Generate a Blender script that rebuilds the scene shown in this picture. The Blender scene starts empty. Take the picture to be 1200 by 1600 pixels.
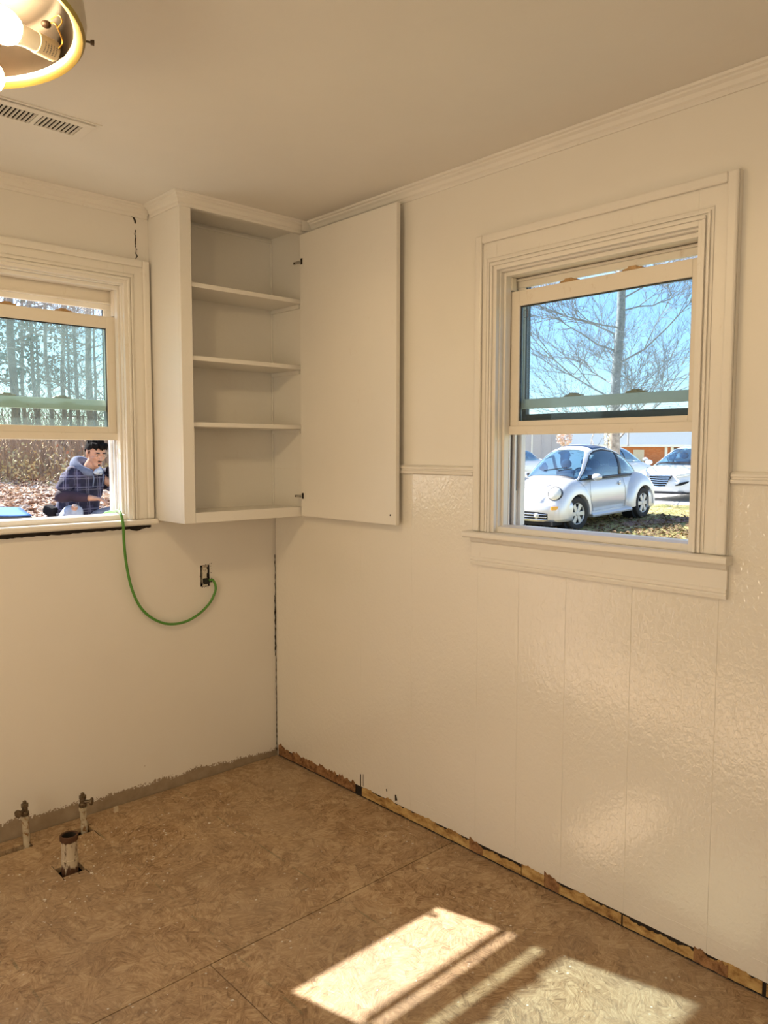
import bpy, bmesh, math, random
from mathutils import Vector, Matrix, noise

scene = bpy.context.scene
COL = scene.collection
PI = math.pi
R = math.radians

# ------------------------------------------------------------------ camera
CAM = Vector((-2.1509, -3.1005, 1.5))
yaw, pitch, roll, FPX = R(47.2396), R(-4.47), R(0.1053), 1208.14
fw = Vector((math.cos(yaw) * math.cos(pitch), math.sin(yaw) * math.cos(pitch), math.sin(pitch)))
rt = Vector((math.sin(yaw), -math.cos(yaw), 0))
up = rt.cross(fw)
rt, up = rt * math.cos(roll) + up * math.sin(roll), up * math.cos(roll) - rt * math.sin(roll)
cd = bpy.data.cameras.new('camera')
cam = bpy.data.objects.new('camera', cd)
COL.objects.link(cam)
M = Matrix((rt, up, -fw)).transposed().to_4x4()
M.translation = CAM
cam.matrix_world = M
cd.sensor_fit = 'VERTICAL'
cd.sensor_height = 36
cd.lens = FPX / 1600 * 36
cd.clip_start = 0.05
cd.clip_end = 500
scene.camera = cam

# ------------------------------------------------------------------ sky, sun, lights
w = bpy.data.worlds.new('sky')
scene.world = w
w.use_nodes = True
nt = w.node_tree
bg = nt.nodes['Background']
sky = nt.nodes.new('ShaderNodeTexSky')
sky.sky_type = 'NISHITA'
sky.sun_disc = False
sky.sun_elevation = R(40)
sky.sun_rotation = R(-17)
sky.air_density = 1.0
sky.dust_density = 0.4
sky.ozone_density = 2.2
nt.links.new(sky.outputs[0], bg.inputs['Color'])
bg.inputs['Strength'].default_value = 0.25

sd = bpy.data.lights.new('sun', 'SUN')
sd.energy = 13.0
sd.angle = R(0.6)
sd.color = (1.0, 0.96, 0.90)
sun = bpy.data.objects.new('sun', sd)
COL.objects.link(sun)
sun.rotation_euler = Vector((-0.278, 1.0, 0.877)).to_track_quat('Z', 'Y').to_euler()
sun.location = (-3, 10, 9)

def area(name, loc, direction, sx, sy, energy, color):
    d = bpy.data.lights.new(name, 'AREA')
    d.shape = 'RECTANGLE'
    d.size, d.size_y = sx, sy
    d.energy = energy
    d.color = color
    o = bpy.data.objects.new(name, d)
    COL.objects.link(o)
    o.location = loc
    o.rotation_euler = Vector(direction).to_track_quat('-Z', 'Y').to_euler()
    return o

# two unseen area lights, added behind and left of the camera as fill
area('rear_fill_light', (-2.6, -4.6, 2.1), (0.35, 1, -0.25), 1.6, 0.9, 7, (1.0, 0.80, 0.54))
area('side_fill_light', (-3.9, -2.4, 1.1), (1, 0.15, 0.02), 1.4, 1.2, 18, (1.0, 0.83, 0.60))

vs = scene.view_settings
scene.display_settings.display_device = 'sRGB'
vs.view_transform = 'Standard'
vs.look = 'None'
vs.exposure = 0.42
vs.gamma = 1.0
vs.use_curve_mapping = False

# ------------------------------------------------------------------ helpers
def ray(x, y):
    return fw + rt * ((x - 600) / FPX) + up * ((800 - y) / FPX)

class MB:
    """collects shapes and links them as ONE mesh object"""
    def __init__(s):
        s.v, s.f = [], []
    def add(s, vs_, fs):
        n = len(s.v)
        s.v += [tuple(q) for q in vs_]
        s.f += [tuple(i + n for i in f) for f in fs]
        return s
    def box(s, x0, x1, y0, y1, z0, z1, F=None):
        if x0 > x1: x0, x1 = x1, x0
        if y0 > y1: y0, y1 = y1, y0
        if z0 > z1: z0, z1 = z1, z0
        P = [(x0, y0, z0), (x1, y0, z0), (x1, y1, z0), (x0, y1, z0),
             (x0, y0, z1), (x1, y0, z1), (x1, y1, z1), (x0, y1, z1)]
        if F: P = [F(*q) for q in P]
        return s.add(P, [(0, 3, 2, 1), (4, 5, 6, 7), (0, 1, 5, 4), (1, 2, 6, 5), (2, 3, 7, 6), (3, 0, 4, 7)])
    def tube(s, pts, r, n=8, cap=True):
        pts = [Vector(q) for q in pts]
        rr = r if isinstance(r, (list, tuple)) else [r] * len(pts)
        a = None
        rings = []
        for i, q in enumerate(pts):
            t = (pts[min(i + 1, len(pts) - 1)] - pts[max(i - 1, 0)])
            t = t.normalized() if t.length > 1e-9 else Vector((0, 0, 1))
            if a is None:
                a = t.orthogonal().normalized()
            else:
                a = a - t * a.dot(t)
                a = a.normalized() if a.length > 1e-6 else t.orthogonal().normalized()
            b = t.cross(a)
            rings.append([q + (a * math.cos(2 * PI * k / n) + b * math.sin(2 * PI * k / n)) * rr[i] for k in range(n)])
        V = [p for rg in rings for p in rg]
        Fc = []
        for i in range(len(pts) - 1):
            for k in range(n):
                k2 = (k + 1) % n
                Fc.append((i * n + k, i * n + k2, (i + 1) * n + k2, (i + 1) * n + k))
        if cap:
            Fc.append(tuple(range(n - 1, -1, -1)))
            Fc.append(tuple((len(pts) - 1) * n + k for k in range(n)))
        return s.add(V, Fc)
    def lathe(s, prof, n=24, mat=None, arc=None):
        """prof: list of (r, z); around local z, optional Matrix"""
        V = []
        for (r, z) in prof:
            for k in range(n):
                a = 2 * PI * k / n
                p = Vector((r * math.cos(a), r * math.sin(a), z))
                V.append(mat @ p if mat else p)
        Fc = []
        for i in range(len(prof) - 1):
            for k in range(n):
                k2 = (k + 1) % n
                Fc.append((i * n + k, i * n + k2, (i + 1) * n + k2, (i + 1) * n + k))
        return s.add(V, Fc)
    def prism(s, poly, f0, f1):
        """poly 2-D points; f0/f1 map a point to the two ends"""
        n = len(poly)
        V = [f0(*q) for q in poly] + [f1(*q) for q in poly]
        Fc = [tuple(range(n)), tuple(range(2 * n - 1, n - 1, -1))]
        Fc += [(i, n + i, n + (i + 1) % n, (i + 1) % n) for i in range(n)]
        return s.add(V, Fc)
    def ell(s, c, r, n=16, m=10, mat=None):
        V, Fc = [], []
        for i in range(m + 1):
            th = PI * i / m
            for k in range(n):
                a = 2 * PI * k / n
                p = Vector((r[0] * math.sin(th) * math.cos(a), r[1] * math.sin(th) * math.sin(a), r[2] * math.cos(th)))
                if mat: p = mat @ p
                V.append(p + Vector(c))
        for i in range(m):
            for k in range(n):
                k2 = (k + 1) % n
                Fc.append((i * n + k, (i + 1) * n + k, (i + 1) * n + k2, i * n + k2))
        return s.add(V, Fc)
    def grid(s, rows, closed=False):
        n = len(rows[0])
        Fc = []
        for i in range(len(rows) - 1):
            for k in range(n if closed else n - 1):
                k2 = (k + 1) % n
                Fc.append((i * n + k, i * n + k2, (i + 1) * n + k2, (i + 1) * n + k))
        return s.add([p for r_ in rows for p in r_], Fc)
    def build(s, name, mat, parent=None, smooth=False, bevel=0, local=False, label=None, merge=False, subd=0, solid=0):
        me = bpy.data.meshes.new(name)
        V = s.v
        if parent is not None and not local:
            off = Vector((0, 0, 0)); q = parent
            while q is not None:
                off += q.location; q = q.parent
            V = [tuple(Vector(p) - off) for p in V]
        me.from_pydata(V, [], s.f)
        bm = bmesh.new(); bm.from_mesh(me)
        if merge: bmesh.ops.remove_doubles(bm, verts=bm.verts, dist=1e-5)
        bmesh.ops.recalc_face_normals(bm, faces=bm.faces)
        bm.to_mesh(me); bm.free()
        if mat: me.materials.append(mat)
        o = bpy.data.objects.new(name, me)
        COL.objects.link(o)
        if parent is not None: o.parent = parent
        if smooth is True:
            for p in me.polygons: p.use_smooth = True
        elif smooth:
            for p in me.polygons: p.use_smooth = True
            e_sharp(me, smooth)
        if bevel:
            b = o.modifiers.new('bevel', 'BEVEL'); b.width = bevel; b.segments = 2; b.limit_method = 'ANGLE'
        if solid:
            b = o.modifiers.new('solid', 'SOLIDIFY'); b.thickness = solid; b.offset = -1
        if subd:
            b = o.modifiers.new('sub', 'SUBSURF'); b.levels = subd; b.render_levels = subd
        if label: o['label'] = label
        return o

def e_sharp(me, ang):
    bm = bmesh.new(); bm.from_mesh(me)
    for e in bm.edges:
        if len(e.link_faces) == 2 and e.calc_face_angle(0) > R(ang): e.smooth = False
    bm.to_mesh(me); bm.free()

def empty(name, loc, rz=0, label=None, cat=None, group=None, kind=None):
    o = bpy.data.objects.new(name, None)
    o.empty_display_size = 0.1
    o.location = loc
    o.rotation_euler = (0, 0, rz)
    COL.objects.link(o)
    tag(o, label, cat, group, kind)
    return o

def tag(o, label=None, cat=None, group=None, kind=None):
    if label: o['label'] = label
    if cat: o['category'] = cat
    if group: o['group'] = group
    if kind: o['kind'] = kind
    return o

def copy_tree(o, parent=None):
    c = o.copy(); COL.objects.link(c); c.parent = parent
    for ch in list(o.children): copy_tree(ch, c)
    return c

# ------------------------------------------------------------------ materials
class Mat:
    def __init__(s, name):
        s.m = bpy.data.materials.new(name)
        s.m.use_nodes = True
        s.t = s.m.node_tree
        s.n = s.t.nodes
        s.b = s.n['Principled BSDF']
        s.out = s.n['Material Output']
        s._c = None
    def new(s, t, **kw):
        nd = s.n.new('ShaderNode' + t)
        for k, v in kw.items():
            if k.startswith('i_'):
                nd.inputs[k[2:].replace('_', ' ')].default_value = v
            else: setattr(nd, k, v)
        return nd
    def link(s, a, b): s.t.links.new(a, b)
    def obj(s):
        if s._c is None:
            s._c = s.new('TexCoord')
        return s._c.outputs['Object']
    def world(s):
        return s.new('NewGeometry').outputs['Position']
    def mapping(s, src, scale=(1, 1, 1), rot=(0, 0, 0), loc=(0, 0, 0)):
        m = s.new('Mapping')
        m.inputs['Scale'].default_value = scale
        m.inputs['Rotation'].default_value = rot
        m.inputs['Location'].default_value = loc
        s.link(src, m.inputs['Vector'])
        return m.outputs[0]
    def noise(s, src, scale, detail=4, rough=0.5, dist=0):
        nd = s.new('TexNoise')
        nd.inputs['Scale'].default_value = scale
        nd.inputs['Detail'].default_value = detail
        nd.inputs['Roughness'].default_value = rough
        nd.inputs['Distortion'].default_value = dist
        s.link(src, nd.inputs['Vector'])
        return nd.outputs['Fac']
    def voro(s, src, scale, feature='F1', out='Distance', rnd=1):
        nd = s.new('TexVoronoi', feature=feature)
        nd.inputs['Scale'].default_value = scale
        nd.inputs['Randomness'].default_value = rnd
        s.link(src, nd.inputs['Vector'])
        return nd.outputs[out]
    def ramp(s, src, stops, interp='LINEAR'):
        nd = s.new('ValToRGB')
        cr = nd.color_ramp
        cr.interpolation = interp
        while len(cr.elements) < len(stops): cr.elements.new(0.5)
        for e, (p, c) in zip(cr.elements, stops):
            e.position = p
            e.color = (c, c, c, 1) if isinstance(c, (int, float)) else (*c, 1)
        s.link(src, nd.inputs[0])
        return nd.outputs[0]
    def mix(s, fac, a, b, blend='MIX'):
        nd = s.new('Mix', data_type='RGBA', blend_type=blend)
        for v, i in ((fac, 0), (a, 6), (b, 7)):
            if isinstance(v, (int, float)): nd.inputs[i].default_value = v if i == 0 else (v, v, v, 1)
            elif isinstance(v, tuple): nd.inputs[i].default_value = (*v, 1)
            else: s.link(v, nd.inputs[i])
        return nd.outputs[2]
    def math(s, op, a, b=0.0, c=0.0):
        nd = s.new('Math', operation=op)
        for v, i in ((a, 0), (b, 1), (c, 2)):
            if isinstance(v, (int, float)): nd.inputs[i].default_value = v
            else: s.link(v, nd.inputs[i])
        return nd.outputs[0]
    def bump(s, h, strength=0.2, dist=0.002, base=None):
        nd = s.new('Bump')
        nd.inputs['Strength'].default_value = strength
        nd.inputs['Distance'].default_value = dist
        s.link(h, nd.inputs['Height'])
        if base is not None: s.link(base, nd.inputs['Normal'])
        s.link(nd.outputs[0], s.b.inputs['Normal'])
        return nd.outputs[0]
    def col(s, c):
        if isinstance(c, tuple): s.b.inputs['Base Color'].default_value = (*c, 1)
        else: s.link(c, s.b.inputs['Base Color'])
    def set(s, rough=0.5, metal=0, spec=0.5, coat=0):
        s.b.inputs['Roughness'].default_value = rough
        s.b.inputs['Metallic'].default_value = metal
        s.b.inputs['Specular IOR Level'].default_value = spec
        if coat:
            s.b.inputs['Coat Weight'].default_value = coat
            s.b.inputs['Coat Roughness'].default_value = 0.04
        return s

def plain(name, c, rough=0.5, metal=0, spec=0.5, coat=0, var=0.08, scale=20, bump=0.05, bscale=120):
    m = Mat(name).set(rough, metal, spec, coat)
    n = m.noise(m.obj(), scale, 4, 0.6)
    d = tuple(x * (1 - var) for x in c); l = tuple(min(1, x * (1 + var)) for x in c)
    m.col(m.ramp(n, [(0.3, d), (0.7, l)]))
    if bump: m.bump(m.noise(m.obj(), bscale, 3, 0.5), bump, 0.002)
    return m.m

PAINT = (0.80, 0.765, 0.70)

def paint(name, c=PAINT, rough=0.42, bumpy=0.18, bscale=90, dirt=0.0, spec=0.5):
    m = Mat(name).set(rough, 0, spec)
    g = m.world()
    n = m.noise(g, 1.7, 5, 0.6)
    base = m.ramp(n, [(0.3, tuple(x * 0.95 for x in c)), (0.7, c)])
    if dirt:
        k = m.noise(m.mapping(g, (1, 1, 0.5)), 26, 8, 0.75, 0.4)
        base = m.mix(m.ramp(k, [(0.60, 0.0), (0.74, dirt)]), base, (0.42, 0.27, 0.13))
    m.col(base)
    h = m.noise(g, bscale, 3, 0.55)
    h2 = m.noise(g, 14, 4, 0.5)
    m.bump(m.math('ADD', h, m.math('MULTIPLY', h2, 1.5)), bumpy, 0.003)
    return m.m

def glass(name, tint, haze, hcol=(0.8, 0.85, 0.85), speck=0.5):
    m = Mat(name)
    m.n.remove(m.b)
    g = m.world()
    tr = m.new('BsdfTransparent'); tr.inputs[0].default_value = (*tint, 1)
    df = m.new('BsdfDiffuse'); df.inputs[0].default_value = (*hcol, 1)
    tl = m.new('BsdfTranslucent'); tl.inputs[0].default_value = (*hcol, 1)
    mx = m.new('MixShader'); mx.inputs[0].default_value = 0.6
    m.link(df.outputs[0], mx.inputs[1]); m.link(tl.outputs[0], mx.inputs[2])
    gl = m.new('BsdfGlossy'); gl.inputs['Roughness'].default_value = 0.02
    n = m.noise(g, 9, 6, 0.65)
    f = m.ramp(n, [(0.3, haze * 0.5), (0.75, haze * 1.5)])
    d = m.ramp(m.voro(g, 130), [(0.10, speck), (0.16, 0.0)])
    f = m.math('MAXIMUM', f, m.math('MULTIPLY', d, m.ramp(m.noise(g, 6, 2), [(0.45, 0), (0.7, 1)])))
    m1 = m.new('MixShader')
    m.link(f, m1.inputs[0]); m.link(tr.outputs[0], m1.inputs[1]); m.link(mx.outputs[0], m1.inputs[2])
    fr = m.new('Fresnel'); fr.inputs[0].default_value = 1.45
    m2 = m.new('MixShader')
    m.link(m.math('MULTIPLY', fr.outputs[0], 0.25), m2.inputs[0]); m.link(m1.outputs[0], m2.inputs[1]); m.link(gl.outputs[0], m2.inputs[2])
    m.link(m2.outputs[0], m.out.inputs[0])
    return m.m

M_ceiling = paint('ceiling_paint', (0.80, 0.77, 0.71), 0.6, 0.12, 60)
M_trim = paint('trim_paint', PAINT, 0.38, 0.16, 60, 0.25)
M_cab = paint('cabinet_paint', (0.80, 0.77, 0.71), 0.38, 0.12, 70, 0.1)
M_sash = paint('sash_paint', (0.78, 0.72, 0.62), 0.4, 0.12, 120, 0.55)
M_vinyl = plain('white_vinyl', (0.80, 0.80, 0.82), 0.4, var=0.03)
M_rust = plain('tarnished_latch', (0.40, 0.25, 0.11), 0.5, 0.2, var=0.3, scale=90)
M_bronze = plain('dark_bronze_frame', (0.035, 0.035, 0.032), 0.45, 0.3)
M_grey_slot = plain('grey_track_slot', (0.16, 0.15, 0.15), 0.6)
M_dark = plain('dark_cavity', (0.018, 0.012, 0.008), 0.9, var=0.3)
M_glass_r = glass('dusty_blue_glass', (0.78, 0.91, 1.0), 0.035, (0.72, 0.76, 0.76), 0.35)
M_glass_l = glass('dusty_green_glass', (0.73, 0.83, 0.82), 0.045, (0.62, 0.80, 0.78), 0.4)
M_clear = glass('storm_glass', (0.95, 0.97, 1.0), 0.03, speck=0.1)

# wall paint of the left wall: bare grey-brown drywall at the foot, ragged paint edge, dark chips
def wall_left_mat():
    m = Mat('wall_left_paint').set(0.5, 0, 0.5)
    g = m.world()
    base = m.ramp(m.noise(g, 1.3, 5, 0.6), [(0.3, (0.76, 0.72, 0.655)), (0.7, (0.80, 0.765, 0.705))])
    sx = m.new('SeparateXYZ'); m.link(g, sx.inputs[0])
    z = sx.outputs['Z']; x = sx.outputs['X']
    n1 = m.noise(g, 6, 3, 0.5); n2 = m.noise(g, 110, 4, 0.65)
    edge = m.math('ADD', m.math('MULTIPLY', m.math('SUBTRACT', n1, 0.5), 0.085), m.math('MULTIPLY', m.math('SUBTRACT', n2, 0.5), 0.075))
    # the bare strip is a little taller towards the left
    top = m.math('ADD', 0.036, m.math('MULTIPLY', x, -0.026))
    k = m.math('GREATER_THAN', m.math('ADD', top, edge), z)
    bare = m.ramp(m.noise(g, 22, 4, 0.6), [(0.3, (0.27, 0.205, 0.14)), (0.7, (0.36, 0.285, 0.20))])
    c = m.mix(k, base, bare)
    # a scatter of small chips
    ch = m.ramp(m.voro(g, 7), [(0.020, 1.0), (0.026, 0.0)])
    c = m.mix(m.math('MULTIPLY', ch, 0.5), c, (0.3, 0.2, 0.12))
    m.col(c)
    m.bump(m.math('SUBTRACT', m.math('MULTIPLY', m.noise(g, 40, 4, 0.6), 0.6), k), 0.25, 0.002)
    return m.m
M_wall_left = wall_left_mat()

def wall_right_mat(name, rough, bs):
    m = Mat(name).set(rough, 0, 0.5)
    g = m.world()
    m.col(m.ramp(m.noise(g, 1.3, 5, 0.6), [(0.3, (0.775, 0.74, 0.665)), (0.7, (0.81, 0.775, 0.71))]))
    # orange-peel roller texture, stronger away from the corner
    wv = m.mapping(g, (1, 1, 0.8))
    h = m.noise(wv, 75, 2, 0.5, 0.6)
    h2 = m.noise(wv, 22, 3, 0.5, 0.8)
    msk = m.ramp(m.noise(g, 1.1, 2), [(0.35, 0.35), (0.6, 1.0)])
    m.bump(m.math('MULTIPLY', m.math('ADD', h, m.math('MULTIPLY', h2, 0.7)), msk), bs, 0.0024)
    return m.m
M_wall_right = wall_right_mat('wall_right_upper_paint', 0.42, 0.12)
M_panel = wall_right_mat('glossy_panel_paint', 0.10, 0.75)
_pb = M_panel.node_tree.nodes['Principled BSDF']; _pb.inputs['IOR'].default_value = 2.0

def osb():
    m = Mat('oriented_strand_board').set(0.72, 0, 0.35)
    g = m.world()
    base = None
    hs = []
    for i, (vs_, sc, seed) in enumerate(((10.0, (12, 90, 1), 0), (21.0, (22, 170, 1), 3.7))):
        src = m.mapping(g, loc=(seed, seed * 2, 0))
        wn = m.new('TexNoise'); wn.inputs['Scale'].default_value = 6; m.link(src, wn.inputs['Vector'])
        dv = m.new('VectorMath', operation='MULTIPLY_ADD')
        m.link(wn.outputs['Color'], dv.inputs[0]); dv.inputs[1].default_value = (0.12, 0.12, 0); m.link(src, dv.inputs[2])
        cell = m.voro(dv.outputs[0], vs_, out='Color')
        sep = m.new('SeparateColor'); m.link(cell, sep.inputs[0])
        ang = m.math('MULTIPLY', sep.outputs[0], 3.14)
        vr = m.new('VectorRotate', rotation_type='Z_AXIS'); m.link(src, vr.inputs['Vector']); m.link(ang, vr.inputs['Angle'])
        st = m.noise(m.mapping(vr.outputs[0], sc), 1.0, 7, 0.72)
        eg = m.ramp(m.voro(dv.outputs[0], vs_, 'DISTANCE_TO_EDGE'), [(0.0, 0.55), (0.035, 0.0)])
        tone = m.math('ADD', m.math('ADD', m.math('MULTIPLY', sep.outputs[1], 0.34), m.math('MULTIPLY', m.noise(src, 7, 4, 0.6), 0.35)), m.math('MULTIPLY', m.math('MULTIPLY_ADD', st, 2.8, -1.05), 0.75))
        c = m.ramp(tone, [(0.18, (0.13, 0.068, 0.030)), (0.42, (0.30, 0.18, 0.088)), (0.62, (0.43, 0.28, 0.15)), (0.88, (0.58, 0.42, 0.25))])
        c = m.mix(m.math('MULTIPLY', eg, m.ramp(m.noise(src, 11, 3), [(0.4, 0.0), (0.6, 1.0)])), c, (0.085, 0.045, 0.022))
        hs.append(st)
        if base is None: base = c
        else: base = m.mix(m.ramp(m.noise(g, 30, 3), [(0.42, 0.0), (0.55, 1.0)]), base, c)
    # thin dark fibres
    fib = m.ramp(m.voro(m.mapping(g, (1, 2.2, 1), (0, 0, 0.6)), 24, 'DISTANCE_TO_EDGE'), [(0.0, 1.0), (0.03, 0.0)])
    base = m.mix(m.math('MULTIPLY', fib, 0.22), base, (0.09, 0.04, 0.02))
    # grey dusty tread in the middle of the floor, plaster dust near the wall
    big = m.noise(g, 1.6, 4, 0.6)
    base = m.mix(m.ramp(big, [(0.38, 0.12), (0.68, 0.60)]), base, (0.40, 0.31, 0.215))
    # faded chalk lines
    sx = m.new('SeparateXYZ'); m.link(g, sx.inputs[0])
    for x0 in (-0.565, -1.48, -0.98):
        d = m.math('ABSOLUTE', m.math('SUBTRACT', sx.outputs['X'], x0))
        k = m.math('MULTIPLY', m.math('LESS_THAN', d, 0.004), m.ramp(m.noise(g, 12, 4, 0.7), [(0.45, 0.0), (0.6, 0.45)]))
        base = m.mix(k, base, (0.12, 0.13, 0.08))
    # paint and plaster flecks
    fl = m.ramp(m.voro(g, 34), [(0.10, 1.0), (0.15, 0.0)])
    fm = m.ramp(m.noise(g, 5.5, 4, 0.6), [(0.54, 0.0), (0.62, 1.0)])
    base = m.mix(m.math('MULTIPLY', fl, fm), base, (0.66, 0.62, 0.54))
    m.col(base)
    m.bump(m.math('ADD', hs[0], hs[1]), 0.5, 0.005)
    return m.m
M_osb = osb()
# ------------------------------------------------------------------ room shell
CZ = 2.51
FA = lambda u, d, z: (u, d, z)           # left wall frame: u = x, d = outward (+y)
FB = lambda u, d, z: (d, -u, z)          # right wall frame: u = -y, d = outward (+x)

def slab(mb, us, zs, d0, d1, holes, F):
    """rectangular slab with rectangular holes; us/zs = outer limits"""
    U = sorted(set([us[0], us[1]] + [h[0] for h in holes] + [h[1] for h in holes]))
    Z = sorted(set([zs[0], zs[1]] + [h[2] for h in holes] + [h[3] for h in holes]))
    U = [u for u in U if us[0] - 1e-9 <= u <= us[1] + 1e-9]; Z = [z for z in Z if zs[0] - 1e-9 <= z <= zs[1] + 1e-9]
    solid = {}
    for i in range(len(U) - 1):
        for j in range(len(Z) - 1):
            cu, cz = (U[i] + U[i + 1]) / 2, (Z[j] + Z[j + 1]) / 2
            solid[i, j] = not any(h[0] < cu < h[1] and h[2] < cz < h[3] for h in holes)
    for (i, j), s_ in solid.items():
        if not s_: continue
        a, b, c, d = U[i], U[i + 1], Z[j], Z[j + 1]
        mb.add([F(a, d0, c), F(b, d0, c), F(b, d0, d), F(a, d0, d)], [(0, 1, 2, 3)])
        mb.add([F(a, d1, c), F(b, d1, c), F(b, d1, d), F(a, d1, d)], [(3, 2, 1, 0)])
        for (di, dj, e) in ((-1, 0, ((a, c), (a, d))), (1, 0, ((b, c), (b, d))), (0, -1, ((a, c), (b, c))), (0, 1, ((a, d), (b, d)))):
            if not solid.get((i + di, j + dj), False):
                (p, q), (r, s2) = e
                mb.add([F(p, d0, q), F(r, d0, s2), F(r, d1, s2), F(p, d1, q)], [(0, 1, 2, 3)])
    return mb

XL, YB = -4.0, -5.0
W1 = dict(u0=-1.402, u1=-0.745, z0=1.215, z1=2.185)      # opening left wall
W2 = dict(u0=1.360, u1=2.080, z0=1.215, z1=2.130)        # opening right wall
OUT = (-0.412, -0.364, 0.888, 0.986)                       # outlet box hole

mb = slab(MB(), (XL, 0.0), (-0.15, CZ + 0.1), 0, 0.15,
          [(W1['u0'], W1['u1'], W1['z0'], W1['z1']), (-3.0, -2.10, 0.0, 2.03), OUT], FA)
wl = mb.build('wall_left', M_wall_left, merge=True); tag(wl, kind='structure')
mb = slab(MB(), (-0.15, 5.0), (-0.15, CZ + 0.1), 0.0, 0.15, [(W2['u0'], W2['u1'], W2['z0'], W2['z1'])], FB)
wr = mb.build('wall_right', M_wall_right, merge=True); tag(wr, kind='structure')
tag(MB().box(XL - 0.12, 0.15, YB - 0.12, YB, -0.15, CZ + 0.1).build('wall_back', M_wall_right), kind='structure')
tag(MB().box(XL - 0.12, XL, YB, 0.15, -0.15, CZ + 0.1).build('wall_side', M_wall_right), kind='structure')
tag(MB().box(XL - 0.5, 0.55, YB - 0.5, 0.55, CZ + 0.1, CZ + 0.2).build('roof_deck', M_ceiling), kind='structure')
tag(MB().box(XL, 0.0, YB, 0.0, CZ, CZ + 0.1).build('ceiling', M_ceiling), kind='structure')

tag(MB().box(-3.09, -3.0, -0.018, 0, 0, 2.12).box(-2.10, -2.01, -0.018, 0, 0, 2.12).box(-3.0, -2.10, -0.018, 0, 2.03, 2.12).build('door_1', M_trim), kind='structure')

# floor: dark subfloor space, then sheets with open joints and pipe cut-outs
fl = MB().box(XL, 0, YB, 0, -0.16, -0.12).build('floor', M_dark); tag(fl, kind='structure')
FF = lambda u, d, z: (u, z, d)
H_pipe = [(-1.345, -1.203, -0.112, -0.076), (-1.052, -0.985, -0.150, -0.092), (-1.205, -1.122, -0.412, -0.336)]
def sheet(x0, x1, y0, y1, holes=()):
    o = slab(MB(), (x0, x1), (y0, y1), -0.019, 0.0, list(holes), FF).build('panel', M_osb, fl, merge=True)
    return o
ys = [(-1.171, -0.006), (-2.392, -1.175), (-3.613, -2.396), (-4.99, -3.617)]
for i, (a, b) in enumerate(ys):
    if i % 2 == 0:
        sheet(-2.436, -0.006, a, b, H_pipe if i == 0 else ())
        sheet(-3.99, -2.440, a, b)
    else:
        sheet(-1.0585, -0.006, a, b); sheet(-3.50, -1.0615, a, b); sheet(-3.99, -3.504, a, b)

# right wall: painted wall panels with narrow grooves below the chair rail
gro = [0.012, 0.634, 0.944, 1.285, 1.470, 1.662, 1.899, 2.166, 2.335, 2.60, 2.87, 3.14, 3.5, 3.9, 4.4, 4.99]
deep = {1.899: 0.0024, 2.166: 0.0030, 1.662: 0.0010, 1.285: 0.0008, 0.634: 0.0008}
MB().box(-0.0048, 0.0, -(W2['u0'] - 0.001), -0.012, 0.046, 1.424).build('backing', M_panel, wr)
MB().box(-0.0048, 0.0, -4.99, -(W2['u1'] + 0.001), 0.046, 1.424).build('backing', M_panel, wr)
MB().box(-0.0048, 0.0, -W2['u1'], -W2['u0'], 0.046, W2['z0'] - 0.002).build('backing', M_panel, wr)
for a, b in zip(gro[:-1], gro[1:]):
    ga = deep.get(a, 0.0008) / 2; gb = deep.get(b, 0.0008) / 2
    if a == 0.012: ga = 0
    z1 = 1.425
    mb = slab(MB(), (a + ga, b - gb), (0.045, z1), -0.006, 0.0,
              [(W2['u0'], W2['u1'], W2['z0'], 3)] if (b > W2['u0'] and a < W2['u1']) else [], FB)
    mb.build('panel', M_panel, wr, merge=True)

# old baseboard paint line across the panels
pl = MB()
random.seed(5)
pts = []
for i in range(60):
    u = 0.7 + i * 0.042
    pts.append((-0.0065, -u, 0.097 + random.uniform(-0.001, 0.001)))
for i in range(0, 59):
    if random.random() < (0.25 if i < 24 else 0.9):
        pl.tube([pts[i], pts[i + 1]], 0.0011, 4)
pl.build('paint_ridge', M_panel, wr)

# raw board strip exposed along the foot of the right wall
M_raw = Mat('raw_yellow_board').set(0.8, 0, 0.3)
g = M_raw.world()
M_raw.col(M_raw.ramp(M_raw.noise(M_raw.mapping(g, (1, 1, 2)), 16, 6, 0.7), [(0.32, (0.16, 0.075, 0.028)), (0.46, (0.40, 0.24, 0.085)), (0.6, (0.56, 0.38, 0.15)), (0.8, (0.64, 0.47, 0.22))]))
M_raw.bump(M_raw.noise(g, 60, 4), 0.5, 0.003)
M_rawdark = Mat('torn_brown_paper').set(0.9, 0, 0.2)
g = M_rawdark.world()
M_rawdark.col(M_rawdark.ramp(M_rawdark.noise(g, 40, 5, 0.7), [(0.35, (0.14, 0.065, 0.03)), (0.65, (0.40, 0.22, 0.10))]))
bs = MB().box(-0.004, 0.0, -4.98, -0.012, 0.0, 0.046).build('baseboard_right', M_dark)
tag(bs, kind='structure')
random.seed(11)
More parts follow.
